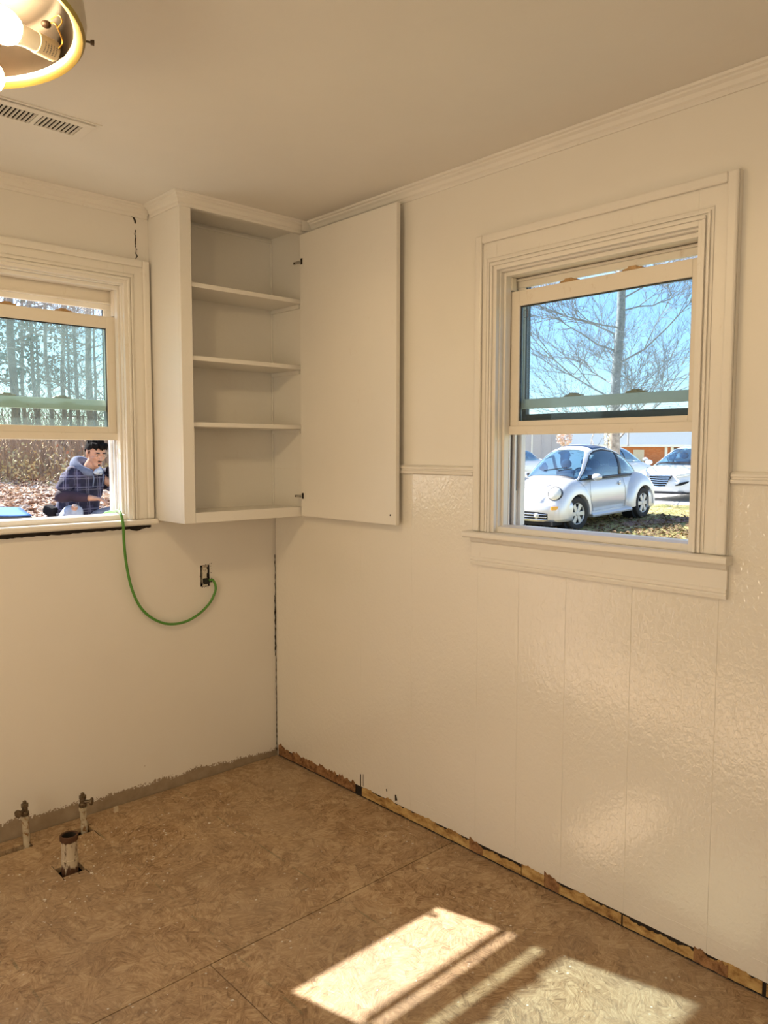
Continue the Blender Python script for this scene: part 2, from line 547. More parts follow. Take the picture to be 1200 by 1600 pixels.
def ragged(u0, u1, h0, h1, mat, spike=0.008, back=0.0062, front=0.0085, zb=0.006):
    n = max(4, int((u1 - u0) / 0.009))
    top = []
    for i in range(n + 1):
        t = i / n
        h = h0 + (h1 - h0) * t + (noise.noise(Vector((u0 + t * (u1 - u0), 0, 0)) * 14) * 0.012)
        h += random.uniform(-spike, spike) * (0.5 if i % 2 else 1)
        top.append((u0 + t * (u1 - u0), max(zb + 0.006, h)))
    V, Fc = [], []
    for (u, h) in top:
        V += [(-front, -u, zb + random.uniform(0, 0.003)), (-front, -u, h), (-back + 0.0002, -u, h), (-back + 0.0002, -u, zb)]
    for i in range(n):
        a, b = i * 4, (i + 1) * 4
        Fc += [(a, b, b + 1, a + 1), (a + 1, b + 1, b + 2, a + 2), (a + 3, a, b, b + 3)]
    Fc += [(0, 1, 2, 3), (n * 4, n * 4 + 3, n * 4 + 2, n * 4 + 1)]
    MB().add(V, Fc).build('board', mat.m, bs)
ragged(0.02, 0.60, 0.052, 0.048, M_rawdark, 0.011)
for a, b, h in ((0.645, 1.28, 0.046), (1.30, 1.50, 0.038), (1.503, 1.893, 0.044), (1.899, 2.16, 0.036), (2.165, 2.324, 0.046), (2.335, 2.7, 0.04), (2.71, 3.3, 0.04)):
    ragged(a, b, h, h * 0.9, M_raw, 0.005)
ragged(1.262, 1.325, 0.054, 0.040, M_rawdark, 0.010, front=0.0105)
ragged(1.60, 1.66, 0.055, 0.040, M_rawdark, 0.008, front=0.0105)
ragged(2.13, 2.23, 0.050, 0.044, M_rawdark, 0.009, front=0.0105)
# notch and holes left in the wall
MB().box(-0.0072, -0.006, -0.637, -0.632, 0.03, 0.10).box(-0.0072, -0.006, -0.652, -0.650, 0.05, 0.105).build('chip', M_dark, wr)
MB().tube([(-0.0075, -0.856, 0.082), (-0.0075, -0.860, 0.060)], [0.003, 0.0055], 6).tube([(-0.0075, -0.80, 0.088), (-0.0075, -0.803, 0.078)], 0.002, 6).build('chip', M_dark, wr)

# ragged dark crack in the corner and beside the cabinet
def crack(name, pts, wmax, axis, parent, seed, d=0.0016, gap=0.0):
    random.seed(seed)
    mb = MB()
    for (a, b) in zip(pts[:-1], pts[1:]):
        n = max(2, int(math.dist(a, b) / 0.012))
        L_, R_ = [], []
        for i in range(n + 1):
            t = i / n
            u = a[0] + (b[0] - a[0]) * t + random.uniform(-1, 1) * wmax * 0.35
            z = a[1] + (b[1] - a[1]) * t
            wd = wmax * random.uniform(0.15, 1.0)
            L_.append((u - wd / 2, z)); R_.append((u + wd / 2, z))
        if random.random() < gap: continue
        f = (lambda u, z, e: (u, -e, z)) if axis == 'A' else (lambda u, z, e: (-e, -u, z))
        rows = [[f(*L_[i], 0), f(*L_[i], d), f(*R_[i], d), f(*R_[i], 0)] for i in range(n + 1)]
        mb.grid(rows)
    return mb.build(name, M_dark, parent)
crack('crack', [(-0.006, 1.0), (-0.006, 0.86), (-0.007, 0.80), (-0.006, 0.5), (-0.005, 0.02)], 0.0045, 'A', wl, 3)
crack('crack', [(-0.009, 0.80), (-0.009, 0.60), (-0.009, 0.5)], 0.006, 'A', wl, 4)
crack('crack', [(-0.705, 2.462), (-0.690, 2.457), (-0.682, 2.435)], 0.009, 'A', wl, 5)
crack('crack', [(-0.685, 2.41), (-0.686, 2.39), (-0.685, 2.375), (-0.686, 2.345), (-0.682, 2.33), (-0.687, 2.315), (-0.680, 2.305), (-0.687, 2.285)], 0.006, 'A', wl, 6, gap=0.15)
# torn opening under the left window stool
crack('torn_gap', [(-1.6, 1.166), (-1.25, 1.168), (-1.0, 1.174), (-0.80, 1.180), (-0.66, 1.187)], 0.0, 'A', wl, 7)
random.seed(8)
rows = []
for i in range(90):
    t = i / 89; u = -1.6 + t * 0.955
    h = 0.018 - 0.010 * t + random.uniform(0, 0.004) + (0.012 * max(0, 1 - abs(u + 0.71) / 0.04) * random.uniform(0.5, 1))
    zt = 1.1845
    rows.append([(u, -0.0005, zt), (u, -0.002, zt), (u, -0.002, zt - h), (u, -0.0005, zt - h)])
MB().grid(rows).build('torn_gap', M_dark, wl)

# crown moulding along both walls
def crown(name, F, u0, u1, kind=True, parent=None, mat=None, cut0=0, cut1=0, dd=0.0):
    prof = [(0.0, CZ - 0.050), (0.006, CZ - 0.050), (0.009, CZ - 0.044), (0.009, CZ - 0.038), (0.014, CZ - 0.034), (0.018, CZ - 0.022), (0.026, CZ - 0.016), (0.027, CZ - 0.011), (0.034, CZ - 0.008), (0.036, CZ - 0.0005), (0.0, CZ - 0.0005)]
    mb = MB().prism(prof, lambda p, z: F(u0 + cut0 * p, -p - dd, z), lambda p, z: F(u1 - cut1 * p, -p - dd, z))
    o = mb.build(name, mat or M_trim, parent)
    if kind and parent is None: tag(o, kind='structure')
    return o
crown('trim_1', FA, -3.99, -0.634)
crown('trim_2', FB, 0.312, 4.99)

# chair rail, two lengths
def rail(name, u0, u1):
    prof = [(0.006, 1.412), (0.012, 1.412), (0.019, 1.416), (0.020, 1.424), (0.014, 1.428), (0.014, 1.431), (0.018, 1.434), (0.018, 1.440), (0.012, 1.446), (0.0, 1.448), (0.0, 1.4255), (0.006, 1.4255)]
    o = MB().prism(prof, lambda p, z: FB(u0, -p, z), lambda p, z: FB(u1, -p, z)).build(name, M_trim)
    tag(o, kind='structure')
rail('trim_3', 0.012, 1.266)
rail('trim_4', 2.190, 4.99)

# ------------------------------------------------------------------ windows
def window(name, F, U0, U1, Z0, Z1, S, casW, casT, gl, side, apron=True, base=None):
    """U0..U1, Z0..Z1 opening; S = dict of heights; side = which jamb shows its tracks"""
    root = empty(name, F((U0 + U1) / 2, 0, Z0), kind='structure')
    def bx(nm, mat, *bb, par=root, bev=0.0015, lab=None):
        mb = MB()
        for b in bb: mb.box(*b, F=F)
        return mb.build(nm, mat, par, bevel=bev, label=lab)
    aL, aR = casW
    ZT = Z1 + casT
    # casing of three members: flat board, backband, inner beads; mitred look by stacking
    o = MB()
    for (u0, u1) in ((U0 - aL, U0 + 0.004), (U1 - 0.004, U1 + aR)):
        o.box(u0, u1, -0.018, 0.0, Z0, ZT, F=F)
    o.box(U0 + 0.004, U1 - 0.004, -0.018, 0.0, Z1 - 0.004, ZT, F=F)
    o.build('casing', M_trim, root, bevel=0.0012)
    o = MB()
    e = 0.030
    o.box(U0 - aL, U0 - aL + e, -0.030, -0.018, Z0, ZT, F=F).box(U1 + aR - e, U1 + aR, -0.030, -0.018, Z0, ZT, F=F)
    o.box(U0 - aL + e, U1 + aR - e, -0.030, -0.018, ZT - e, ZT, F=F)
    o.build('backband', M_trim, root, bevel=0.006)
    o = MB()
    for k, (a, b, h) in enumerate(((0.010, 0.019, 0.026), (0.024, 0.032, 0.024), (0.038, 0.042, 0.021))):
        o.box(U0 - b, U0 - a, -h, -0.018, Z0, Z1 + a, F=F).box(U1 + a, U1 + b, -h, -0.018, Z0, Z1 + a, F=F)
        o.box(U0 - b, U1 + b, -h, -0.018, Z1 + a, Z1 + b, F=F)
    o.build('casing_bead', M_trim, root, bevel=0.003)
    # jamb lining
    bx('jamb', M_trim, (U0, U0 + 0.008, 0.0, 0.15, Z0, Z1), (U1 - 0.008, U1, 0.0, 0.15, Z0, Z1), (U0 + 0.008, U1 - 0.008, 0.0, 0.15, Z1 - 0.010, Z1))
    # stops in front of the sash
    bx('stop', M_trim, (U0 + 0.008, U0 + 0.018, 0.018, 0.046, Z0 + 0.02, Z1 - 0.010), (U1 - 0.018, U1 - 0.008, 0.018, 0.046, Z0 + 0.02, Z1 - 0.010), (U0 + 0.018, U1 - 0.018, 0.018, 0.046, Z1 - 0.024, Z1 - 0.010))
    # sill member
    mb = MB().prism([(0.0, Z0), (0.0, Z0 + 0.020), (0.03, Z0 + 0.026), (0.15, Z0 + 0.016), (0.19, Z0 - 0.006), (0.19, Z0 - 0.03), (0.15, Z0 - 0.03), (0.15, Z0)],
                    lambda d, z: F(U0 + 0.008, d, z), lambda d, z: F(U1 - 0.008, d, z))
    mb.build('sill', M_trim, root, bevel=0.002)
    # stool with rounded nose
    n0, n1 = -0.052, 0.0
    prof = [(n1, Z0 - 0.001), (n1, Z0 - 0.024), (n0 + 0.006, Z0 - 0.024), (n0 + 0.001, Z0 - 0.019), (n0, Z0 - 0.012), (n0 + 0.001, Z0 - 0.005), (n0 + 0.006, Z0 - 0.001)]
    ua, ub = (U0 - aL - 0.03, U1 + aR + (0.012 if side == 'L' else 0.004))
    MB().prism(prof, lambda d, z: F(ua, d, z), lambda d, z: F(ub, d, z)).build('stool', M_trim, root, smooth=35)
    if apron:
        ba, bb_ = U0 - aL - 0.012, U1 + aR + 0.002
        zt, zb = Z0 - 0.0245, Z0 - 0.122
        prof = [(-0.007, zt), (-0.024, zt), (-0.024, zt - 0.012), (-0.018, zt - 0.018), (-0.018, zb + 0.030), (-0.022, zb + 0.026), (-0.022, zb + 0.018), (-0.019, zb + 0.014), (-0.022, zb + 0.010), (-0.020, zb), (-0.007, zb)]
        MB().prism(prof, lambda d, z: F(ba, d, z), lambda d, z: F(bb_, d, z)).build('apron', M_trim, root)
    # head frame and side frame of the sash unit
    t0, t1 = U0 + 0.008, U1 - 0.008
    bx('head_frame', M_sash, (t0, t1, 0.088, 0.100, S['head'], Z1 - 0.010), (t0, t1, 0.046, 0.088, Z1 - 0.022, Z1 - 0.010), (t0, t1, 0.076, 0.088, S['head'] + 0.022, S['head'] + 0.030))
    # jamb tracks
    for sgn, a in ((1, t0), (-1, t1)):
        o = MB()
        for (d0, d1, h) in ((0.046, 0.052, 0.012), (0.074, 0.080, 0.014), (0.084, 0.089, 0.010), (0.112, 0.118, 0.014), (0.118, 0.150, 0.004)):
            o.box(a, a + sgn * h, d0, d1, Z0 + 0.018, S['b0'] + 0.03, F=F)
        o.build('jamb_track', M_vinyl, root, bevel=0.0006, label='white ribbed jamb track')
        MB().box(a, a + sgn * 0.003, 0.052, 0.074, Z0 + 0.02, S['b0'] + 0.03, F=F).box(a, a + sgn * 0.006, 0.094, 0.102, S['slot'], S['b0'] + 0.03, F=F).build('track_slot', M_grey_slot, root)
        MB().box(a, a + sgn * 0.013, 0.046, 0.074, S['t1'] + 0.004, Z1 - 0.022, F=F).build('balance_cover', M_sash, root, bevel=0.003)
    # storm frame outside
    bx('storm_frame', M_bronze, (t0, t0 + 0.022, 0.124, 0.146, S['b0'] + 0.03, Z1 - 0.012), (t1 - 0.022, t1, 0.124, 0.146, S['b0'] + 0.03, Z1 - 0.012), (t0 + 0.022, t1 - 0.022, 0.124, 0.146, Z1 - 0.03, Z1 - 0.012),
       (t0 + 0.022, t1 - 0.022, 0.124, 0.146, S['storm0'], S['storm1']))
    # raised lower sash, in front
    s0, s1 = t0 + 0.003, t1 - 0.003
    def sash(nm, d0, d1, z0, z1, zb, zt, sw, glm, lab, latch_z):
        sh = bx(nm, M_sash, (s0, s0 + sw, d0, d1, z0, z1), (s1 - sw, s1, d0, d1, z0, z1), (s0 + sw, s1 - sw, d0, d1, zt, z1), (s0 + sw, s1 - sw, d0, d1, z0, zb), lab=lab)
        dm = (d0 + d1) / 2
        bx('glass', glm, (s0 + sw - 0.004, s1 - sw + 0.004, dm - 0.002, dm + 0.002, zb - 0.004, zt + 0.004), par=sh, bev=0)
        bx('gasket', M_bronze, (s0 + sw, s1 - sw, dm - 0.004, dm + 0.004, zt - 0.004, zt), (s0 + sw, s0 + sw + 0.003, dm - 0.004, dm + 0.004, zb, zt - 0.004), (s1 - sw - 0.003, s1 - sw, dm - 0.004, dm + 0.004, zb, zt - 0.004), par=sh, bev=0)
        for f in S['latch']:
            u = s0 + (s1 - s0) * f
            m = MB().prism([(-0.034, 0), (-0.028, 0.006), (-0.016, 0.007), (-0.012, 0.012), (0.014, 0.012), (0.018, 0.007), (0.034, 0.006), (0.034, 0)],
                           lambda a, z: F(u + a, dm - 0.010, latch_z + z), lambda a, z: F(u + a, dm + 0.010, latch_z + z))
            m.build('latch', M_rust, sh, bevel=0.001, label='tarnished sash latch')
        return sh
    sh = sash('lower_sash', 0.052, 0.074, S['b0'], S['t1'], S['b1'], S['t0'], 0.040, gl, None, S['t1'])
    # bottom rail lip of the raised sash
    bx('lift_rail', M_sash, (s0, s1, 0.044, 0.052, S['b0'], S['b0'] + 0.030), par=sh, bev=0.002)
    # upper sash, behind
    sash('upper_sash', 0.091, 0.111, S['u0'], S['u3'], S['u1'], S['u2'], 0.034, M_clear, None, S['u1'])
    return root

S2 = dict(head=2.075, b0=1.560, b1=1.608, t0=2.006, t1=2.058, slot=1.36, u0=1.652, u1=1.686, u2=2.088, u3=2.112, storm0=1.600, storm1=1.634, latch=(0.335, 0.665))
window('window_2', FB, W2['u0'], W2['u1'], W2['z0'], W2['z1'], S2, (0.086, 0.108), 0.122, M_glass_r, 'L')
S1 = dict(head=2.085, b0=1.545, b1=1.600, t0=2.004, t1=2.052, slot=1.36, u0=1.668, u1=1.712, u2=2.098, u3=2.120, storm0=1.56, storm1=1.578, latch=(0.335, 0.665))
window('window_1', FA, W1['u0'], W1['u1'], W1['z0'], W1['z1'], S1, (0.106, 0.106), 0.100, M_glass_l, 'R', apron=False)

random.seed(31)
gl_ = [o for o in bpy.data.objects if o.name.startswith('glass') and o.parent and o.parent.name == 'lower_sash'][0]
sr = MB()
for (u, z, a, b) in ((1.432, 1.990, 0.020, 0.002), (1.424, 1.978, 0.003, 0.018), (1.440, 1.976, 0.004, 0.022), (1.430, 1.965, 0.010, 0.002), (1.425, 1.950, 0.002, 0.016), (1.447, 1.958, 0.002, 0.010)):
    sr.box(u - a / 2, u + a / 2, 0.0598, 0.0604, z - b / 2, z + b / 2, F=FB)
sr.build('sticker_residue', M_grey_slot, gl_)

# ------------------------------------------------------------------ corner cabinet
CD = 0.270
cx0 = -0.630
cab = empty('wall_cabinet', (-0.31, -0.13, 1.206), label='white open corner wall cabinet with three shelves above the green cord', cat='cabinet')
MB().box(cx0, cx0 + 0.018, -CD + 0.018, -0.001, 1.206, CZ - 0.001).build('side_panel', M_cab, cab, bevel=0.001)
MB().box(-0.019, -0.001, -CD + 0.018, -0.001, 1.206, CZ - 0.001).build('side_panel', M_cab, cab, bevel=0.001)
MB().box(cx0 + 0.018, -0.019, -0.012, -0.001, 1.224, CZ - 0.001).build('back_panel', M_cab, cab)
MB().box(cx0 + 0.018, -0.019, -CD + 0.018, -0.012, 1.224, 1.244).build('bottom_panel', M_cab, cab, bevel=0.001)
MB().box(cx0 + 0.018, -0.019, -CD + 0.018, -0.012, CZ - 0.02, CZ - 0.001).build('top_panel', M_cab, cab)
ff = MB().box(cx0, cx0 + 0.050, -CD, -CD + 0.018, 1.206, CZ - 0.001).box(-0.030, -0.001, -CD, -CD + 0.018, 1.206, CZ - 0.001)
ff.box(cx0 + 0.050, -0.030, -CD, -CD + 0.018, 1.206, 1.249).box(cx0 + 0.050, -0.030, -CD, -CD + 0.018, 2.460, CZ - 0.001)
ff.build('face_frame', M_cab, cab, bevel=0.0015)
for z in (2.160, 1.868, 1.600):
    MB().box(cx0 + 0.0185, -0.0195, -CD + 0.020, -0.0125, z, z + 0.019).build('shelf', M_cab, cab, bevel=0.002)
    MB().box(-0.028, -0.0192, -CD + 0.035, -0.016, z - 0.018, z - 0.0005).build('cleat', M_cab, cab)
    MB().box(cx0 + 0.0182, cx0 + 0.027, -CD + 0.035, -0.016, z - 0.018, z - 0.0005).build('cleat', M_cab, cab)
# inner corner bead
MB().box(cx0 + 0.0185, -0.0195, -0.020, -0.0122, 2.470, 2.480).box(-0.026, -0.0192, -0.020, -0.0122, 1.245, 2.470).build('corner_bead', M_cab, cab, bevel=0.002)
# crown of the cabinet: front and left return
prof = [(0.0, CZ - 0.050), (0.006, CZ - 0.050), (0.009, CZ - 0.044), (0.009, CZ - 0.038), (0.014, CZ - 0.034), (0.018, CZ - 0.022), (0.026, CZ - 0.016), (0.027, CZ - 0.011), (0.034, CZ - 0.008), (0.036, CZ - 0.0005), (0.0, CZ - 0.0005)]
MB().prism(prof, lambda p, z: (cx0 - p, -CD - p, z), lambda p, z: (-0.001, -CD - p, z)).build('crown', M_trim, cab)
MB().prism(prof, lambda p, z: (cx0 - p, -CD - p, z), lambda p, z: (cx0 - p, -0.037, z)).build('crown', M_trim, cab)
MB().box(-0.06, -0.001, -CD - 0.038, -CD - 0.036, CZ - 0.045, CZ - 0.002).build('crown_end', M_trim, cab)
# open door, folded back towards the right wall
door = MB().box(-0.052, -0.033, -0.900, -CD - 0.010, 1.209, 2.452).build('door', M_cab, cab, bevel=0.0015)
M_steel = plain('nickel_steel', (0.55, 0.53, 0.50), 0.3, 0.9)
for z in (2.335, 1.300):
    MB().box(-0.0535, -0.052, -CD - 0.040, -CD - 0.012, z - 0.024, z + 0.024).build('hinge_plate', M_steel if False else M_cab, door, bevel=0.001)
    MB().box(-0.0555, -0.0535, -CD - 0.030, -CD - 0.018, z - 0.013, z + 0.013).build('hinge_cup', M_dark, door, label='dark hinge cup')
    MB().box(-0.062, -0.0535, -CD - 0.012, -CD + 0.030, z - 0.008, z + 0.004).build('hinge_arm', M_steel, door, bevel=0.002, label='nickel hinge arm')
    MB().tube([(-0.0625, -CD + 0.020, z - 0.003), (-0.060, -CD + 0.020, z - 0.003)], 0.004, 8).build('screw', M_dark, door)
MB().tube([(-0.0528, -0.868, 1.248), (-0.0515, -0.868, 1.248)], 0.004, 8).build('knob_hole', M_dark, door)

# ------------------------------------------------------------------ outlet and green cord
ob = empty('electrical_outlet', (-0.388, 0.0, 0.937), label='uncovered cream duplex outlet in a dark wall hole with black plug', cat='outlet')
o = MB()
u0, u1, z0, z1 = OUT
e = 0.0008
o.box(u0 + e, u1 - e, 0.055, 0.058, z0 + e, z1 - e).box(u0 + e, u0 + e + .001, 0.003, 0.055, z0 + e, z1 - e).box(u1 - e - .001, u1 - e, 0.003, 0.055, z0 + e, z1 - e)
o.box(u0 + .002, u1 - .002, 0.003, 0.055, z0 + e, z0 + .002).box(u0 + .002, u1 - .002, 0.003, 0.055, z1 - .002, z1 - e)
o.build('box', M_dark, ob)
M_cream = plain('cream_plastic', (0.72, 0.66, 0.54), 0.45, var=0.15, scale=90)
rc = MB()
for zc in (0.957, 0.916):
    rc.prism([(0.0145 * math.cos(a) if abs(math.cos(a)) < 0.9 else 0.0135 * (1 if math.cos(a) > 0 else -1), 0.0165 * math.sin(a)) for a in [2 * PI * k / 20 for k in range(20)]],
             lambda a, z: (-0.386 + a, 0.004, zc + z), lambda a, z: (-0.386 + a, 0.022, zc + z))
rc.box(-0.396, -0.376, 0.006, 0.024, 0.90, 0.975)
rc.build('receptacle', M_cream, ob, bevel=0.0008)
MB().box(-0.392, -0.390, 0.0032, 0.004, 0.958, 0.965).box(-0.383, -0.381, 0.0032, 0.004, 0.958, 0.966).build('slot', M_dark, ob)
MB().box(-0.400, -0.372, 0.003, 0.0045, 0.975, 0.984).build('mounting_strap', plain('plaster_spattered_metal', (0.5, 0.44, 0.36), 0.6, 0.3, var=0.4, scale=120), ob, bevel=0.0005)
MB().box(-0.400, -0.372, 0.003, 0.0045, 0.8895, 0.897).build('mounting_strap', M_cream, ob, bevel=0.0005)
# chipped plaster around the hole
random.seed(2)
cp = MB()
for k in range(16):
    uu = random.uniform(u0 - 0.003, u1 + 0.012); zz = random.choice([z1 + random.uniform(0, 0.005), z0 - random.uniform(0, 0.004), random.uniform(z0, z1)])
    if u0 + 0.001 < uu < u1 - 0.001 and z0 < zz < z1: uu = u1 + random.uniform(0.0, 0.010)
    s_ = random.uniform(0.0010, 0.0024)
    cp.tube([(uu, -0.0008, zz), (uu, 0.0, zz)], s_, 5)
cp.build('chip', M_dark, wl)

# cord: path in the plane just in front of the wall
M_green = Mat('green_cord_jacket').set(0.35, 0, 0.5); M_green.col((0.085, 0.27, 0.040)); M_green = M_green.m
def onplane(px, py, yy):
    d = ray(px, py); t = (yy - CAM.y) / d.y
    return CAM + d * t
ctrl = [Vector((-0.776, 0.215, 0.95)), Vector((-0.776, 0.205, 1.15)), Vector((-0.776, 0.175, 1.222)), Vector((-0.776, 0.12, 1.240)), Vector((-0.778, 0.06, 1.247)), onplane(185, 798, 0.0), onplane(189, 804, -0.045), onplane(192.5, 820, -0.060), onplane(194, 850, -0.045)]
for q in ((198, 885), (206, 920), (219, 948), (238, 966), (262, 975), (288, 972), (310, 960), (327, 943), (336, 925), (336.5, 914), (332, 906), (327, 907)):
    ctrl.append(onplane(q[0], q[1], -0.022))
def smooth_path(P, n=6):
    out = []
    for i in range(len(P) - 1):
        p0 = P[max(i - 1, 0)]; p1 = P[i]; p2 = P[i + 1]; p3 = P[min(i + 2, len(P) - 1)]
        for k in range(n):
            t = k / n
            out.append(0.5 * ((2 * p1) + (p2 - p0) * t + (2 * p0 - 5 * p1 + 4 * p2 - p3) * t * t + (3 * p1 - p0 - 3 * p2 + p3) * t ** 3))
    out.append(P[-1])
    return out
cr = empty('extension_cord', tuple(onplane(250, 975, -0.022)), label='green extension cord looping from the left window sill to the outlet', cat='cord')
M_blackrubber = plain('black_rubber', (0.012, 0.014, 0.010), 0.5)
MB().tube(smooth_path(ctrl), 0.0058, 10).build('cord', M_green, cr, smooth=True)
MB().box(-0.400, -0.374, -0.020, 0.003, 0.903, 0.926).box(-0.374, -0.366, -0.026, -0.008, 0.908, 0.922).build('plug', M_blackrubber, cr, bevel=0.003, label='black plug')

# ------------------------------------------------------------------ pipes in the floor
M_pipe = Mat('crusty_painted_pipe').set(0.7, 0.0, 0.4)
g = M_pipe.world()
M_pipe.col(M_pipe.mix(M_pipe.ramp(M_pipe.noise(g, 55, 5, 0.7), [(0.52, 0.0), (0.62, 1.0)]), M_pipe.ramp(M_pipe.noise(g, 30, 4), [(0.3, (0.42, 0.36, 0.25)), (0.7, (0.58, 0.52, 0.40))]), (0.22, 0.11, 0.04)))
M_pipe.bump(M_pipe.noise(g, 150, 3), 0.5, 0.002); M_pipe = M_pipe.m
M_brass = plain('tarnished_brass', (0.16, 0.12, 0.075), 0.45, 0.7, var=0.4, scale=120, bump=0.4)
def T(x, y, z): return Matrix.Translation((x, y, z))
def supply(x, y, h, lab, knob):
    r = empty('water_pipe', (x, y, 0), label=lab, cat='pipe')
    MB().tube([(x + 0.004, y, -0.115), (x + 0.003, y, 0.0), (x, y, h)], 0.0128, 14).build('pipe', M_pipe, r, smooth=40)
    MB().lathe([(0.0145, h - 0.012), (0.016, h - 0.010), (0.016, h), (0.013, h + 0.002)], 12, T(x, y, 0)).build('coupling', M_pipe, r, smooth=30)
    v = MB().lathe([(0.012, h + 0.001), (0.015, h + 0.006), (0.015, h + 0.016), (0.011, h + 0.020), (0.011, h + 0.034), (0.0135, h + 0.036), (0.0135, h + 0.048), (0.007, h + 0.050), (0.007, h + 0.058), (0.004, h + 0.060)], 12, T(x, y, 0)).build('valve_body', M_brass, r, smooth=30)
    kx, ky = knob
    n = Vector((kx, ky, 0)).normalized()
    MB().tube([Vector((x, y, h + 0.024)), Vector((x, y, h + 0.024)) + n * 0.030], 0.0065, 10).build('stem', M_brass, r, smooth=30)
    a = Vector((x, y, h + 0.024)) + n * 0.028
    MB().tube([a, a + n * 0.004, a + n * 0.010, a + n * 0.012], [0.008, 0.015, 0.015, 0.009], 10).build('handle', M_brass, r, smooth=30)
supply(-1.224, -0.094, 0.118, 'stubby painted water pipe with side handle valve, nearer left frame edge', (-0.85, -0.5))
supply(-1.015, -0.120, 0.094, 'stubby painted water pipe with upright brass valve, nearer the corner', (0.75, -0.66))
dp = empty('drain_pipe', (-1.165, -0.376, 0), label='wide open-topped rusty drain pipe stub rising from square hole', cat='pipe')
M_drain = Mat('rusted_painted_iron').set(0.7, 0.1, 0.4)
g = M_drain.world(); sx = M_drain.new('SeparateXYZ'); M_drain.link(g, sx.inputs[0])
nz = M_drain.math('ADD', M_drain.noise(M_drain.mapping(g, (1, 1, 0.25)), 90, 4, 0.7), M_drain.ramp(sx.outputs['Z'], [(0.0, 0.30), (0.035, 0.0), (0.105, 0.0), (0.118, 0.35)]))
M_drain.col(M_drain.mix(M_drain.ramp(nz, [(0.55, 0.0), (0.66, 1.0)]), (0.56, 0.48, 0.36), (0.085, 0.038, 0.018)))
M_drain.bump(M_drain.noise(g, 120, 4), 0.5, 0.003); M_drain = M_drain.m
MB().lathe([(0.0245, 0.03), (0.0245, 0.131), (0.0285, 0.132), (0.0315, 0.130), (0.0315, 0.114), (0.0285, 0.112), (0.0275, 0.108), (0.0275, 0.046), (0.029, 0.044), (0.029, 0.02), (0.0265, -0.11)], 24, T(-1.165, -0.376, 0)).build('pipe', M_drain, dp, smooth=35)
MB().lathe([(0.0, 0.045), (0.0243, 0.045), (0.0243, 0.128)], 20, T(-1.165, -0.376, 0)).build('inside', M_dark, dp)
# kerf lines cut past the corners of the holes
kf = MB()
for (x, y, dx, dy) in ((-1.122, -0.412, 0.0, -0.035), (-1.205, -0.336, 0.0, 0.03), (-1.150, -0.412, 0, -0.02), (-1.205, -0.412, -0.0, -0.022), (-0.985, -0.150, 0.0, -0.06), (-0.985, -0.092, 0.012, 0.0)):
    kf.box(x - 0.001, x + 0.001 + dx, y, y + (dy or 0.002), 0.0, 0.0006)
kf.build('saw_kerf', M_dark, fl)
wb = MB().box(-0.861, -0.845, -0.060, -0.048, 0.0, 0.022).build('wood_block', plain('pale_wood', (0.6, 0.5, 0.36), 0.7)); tag(wb, 'tiny pale wood block standing on floor near the left wall', 'wood block')

# plaster and paint crumbs lying on the floor
random.seed(21)
cm = MB()
for k in range(260):
    if k < 150: x, y = random.gauss(-0.95, 0.22), random.gauss(-0.42, 0.16)
    else: x, y = random.uniform(-1.7, -0.1), random.uniform(-2.6, -0.05)
    if y > -0.02 or x > -0.02 or any(h[0] - .01 < x < h[1] + .01 and h[2] - .01 < y < h[3] + .01 for h in H_pipe): continue
    s_ = random.uniform(0.0012, 0.0045) * (1.8 if random.random() < 0.06 else 1)
    n = random.randint(4, 6); a0 = random.random() * 6
    P = [(s_ * random.uniform(0.5, 1.2) * math.cos(a0 + 2 * PI * j / n), s_ * random.uniform(0.5, 1.2) * math.sin(a0 + 2 * PI * j / n)) for j in range(n)]
    cm.prism(P, lambda a, b: (x + a, y + b, 0.0002), lambda a, b: (x + a * 0.7, y + b * 0.7, 0.0010))
tag(cm.build('plaster_crumbs', plain('plaster_crumb_white', (0.68, 0.64, 0.56), 0.8)), 'white plaster and paint crumbs scattered on the board floor', 'debris', kind='stuff')

# ------------------------------------------------------------------ ceiling register
vt = empty('ceiling_vent', (-1.26, -0.60, CZ), label='painted ceiling register with two banks of dark slots', cat='vent')
v0, v1 = -0.632, -0.548
# frame plate with the two slotted banks cut out
mb = slab(MB(), (-1.60, -1.118), (-0.658, -0.512), CZ - 0.006, CZ - 0.0015, [(-1.5, -1.405, v0, v1), (-1.395, -1.282, v0, v1), (-1.268, -1.148, v0, v1)], FF)
mb.build('frame', M_ceiling, vt, bevel=0.001, merge=True)
MB().box(-1.60, -1.105, -0.676, -0.668, CZ - 0.004, CZ).build('rim', M_ceiling, vt, bevel=0.001)
MB().box(-1.59, -1.13, -0.65, -0.52, CZ - 0.0014, CZ - 0.0004).build('duct_opening', M_dark, vt)
def bank(x0, x1, n):
    for k in range(n):
        x = x0 + (x1 - x0) * (k + 0.5) / n
        m_ = MB().add([(x - 0.0012, v0, CZ - 0.0020), (x + 0.0005, v0, CZ - 0.0075), (x + 0.0022, v0, CZ - 0.0075), (x + 0.0004, v0, CZ - 0.0020),
                  (x - 0.0012, v1, CZ - 0.0020), (x + 0.0005, v1, CZ - 0.0075), (x + 0.0022, v1, CZ - 0.0075), (x + 0.0004, v1, CZ - 0.0020)],
                 [(0, 1, 2, 3), (7, 6, 5, 4), (0, 4, 5, 1), (1, 5, 6, 2), (2, 6, 7, 3), (3, 7, 4, 0)])
        m_.build('slat', M_ceiling, vt)
bank(-1.395, -1.282, 9); bank(-1.268, -1.148, 9)

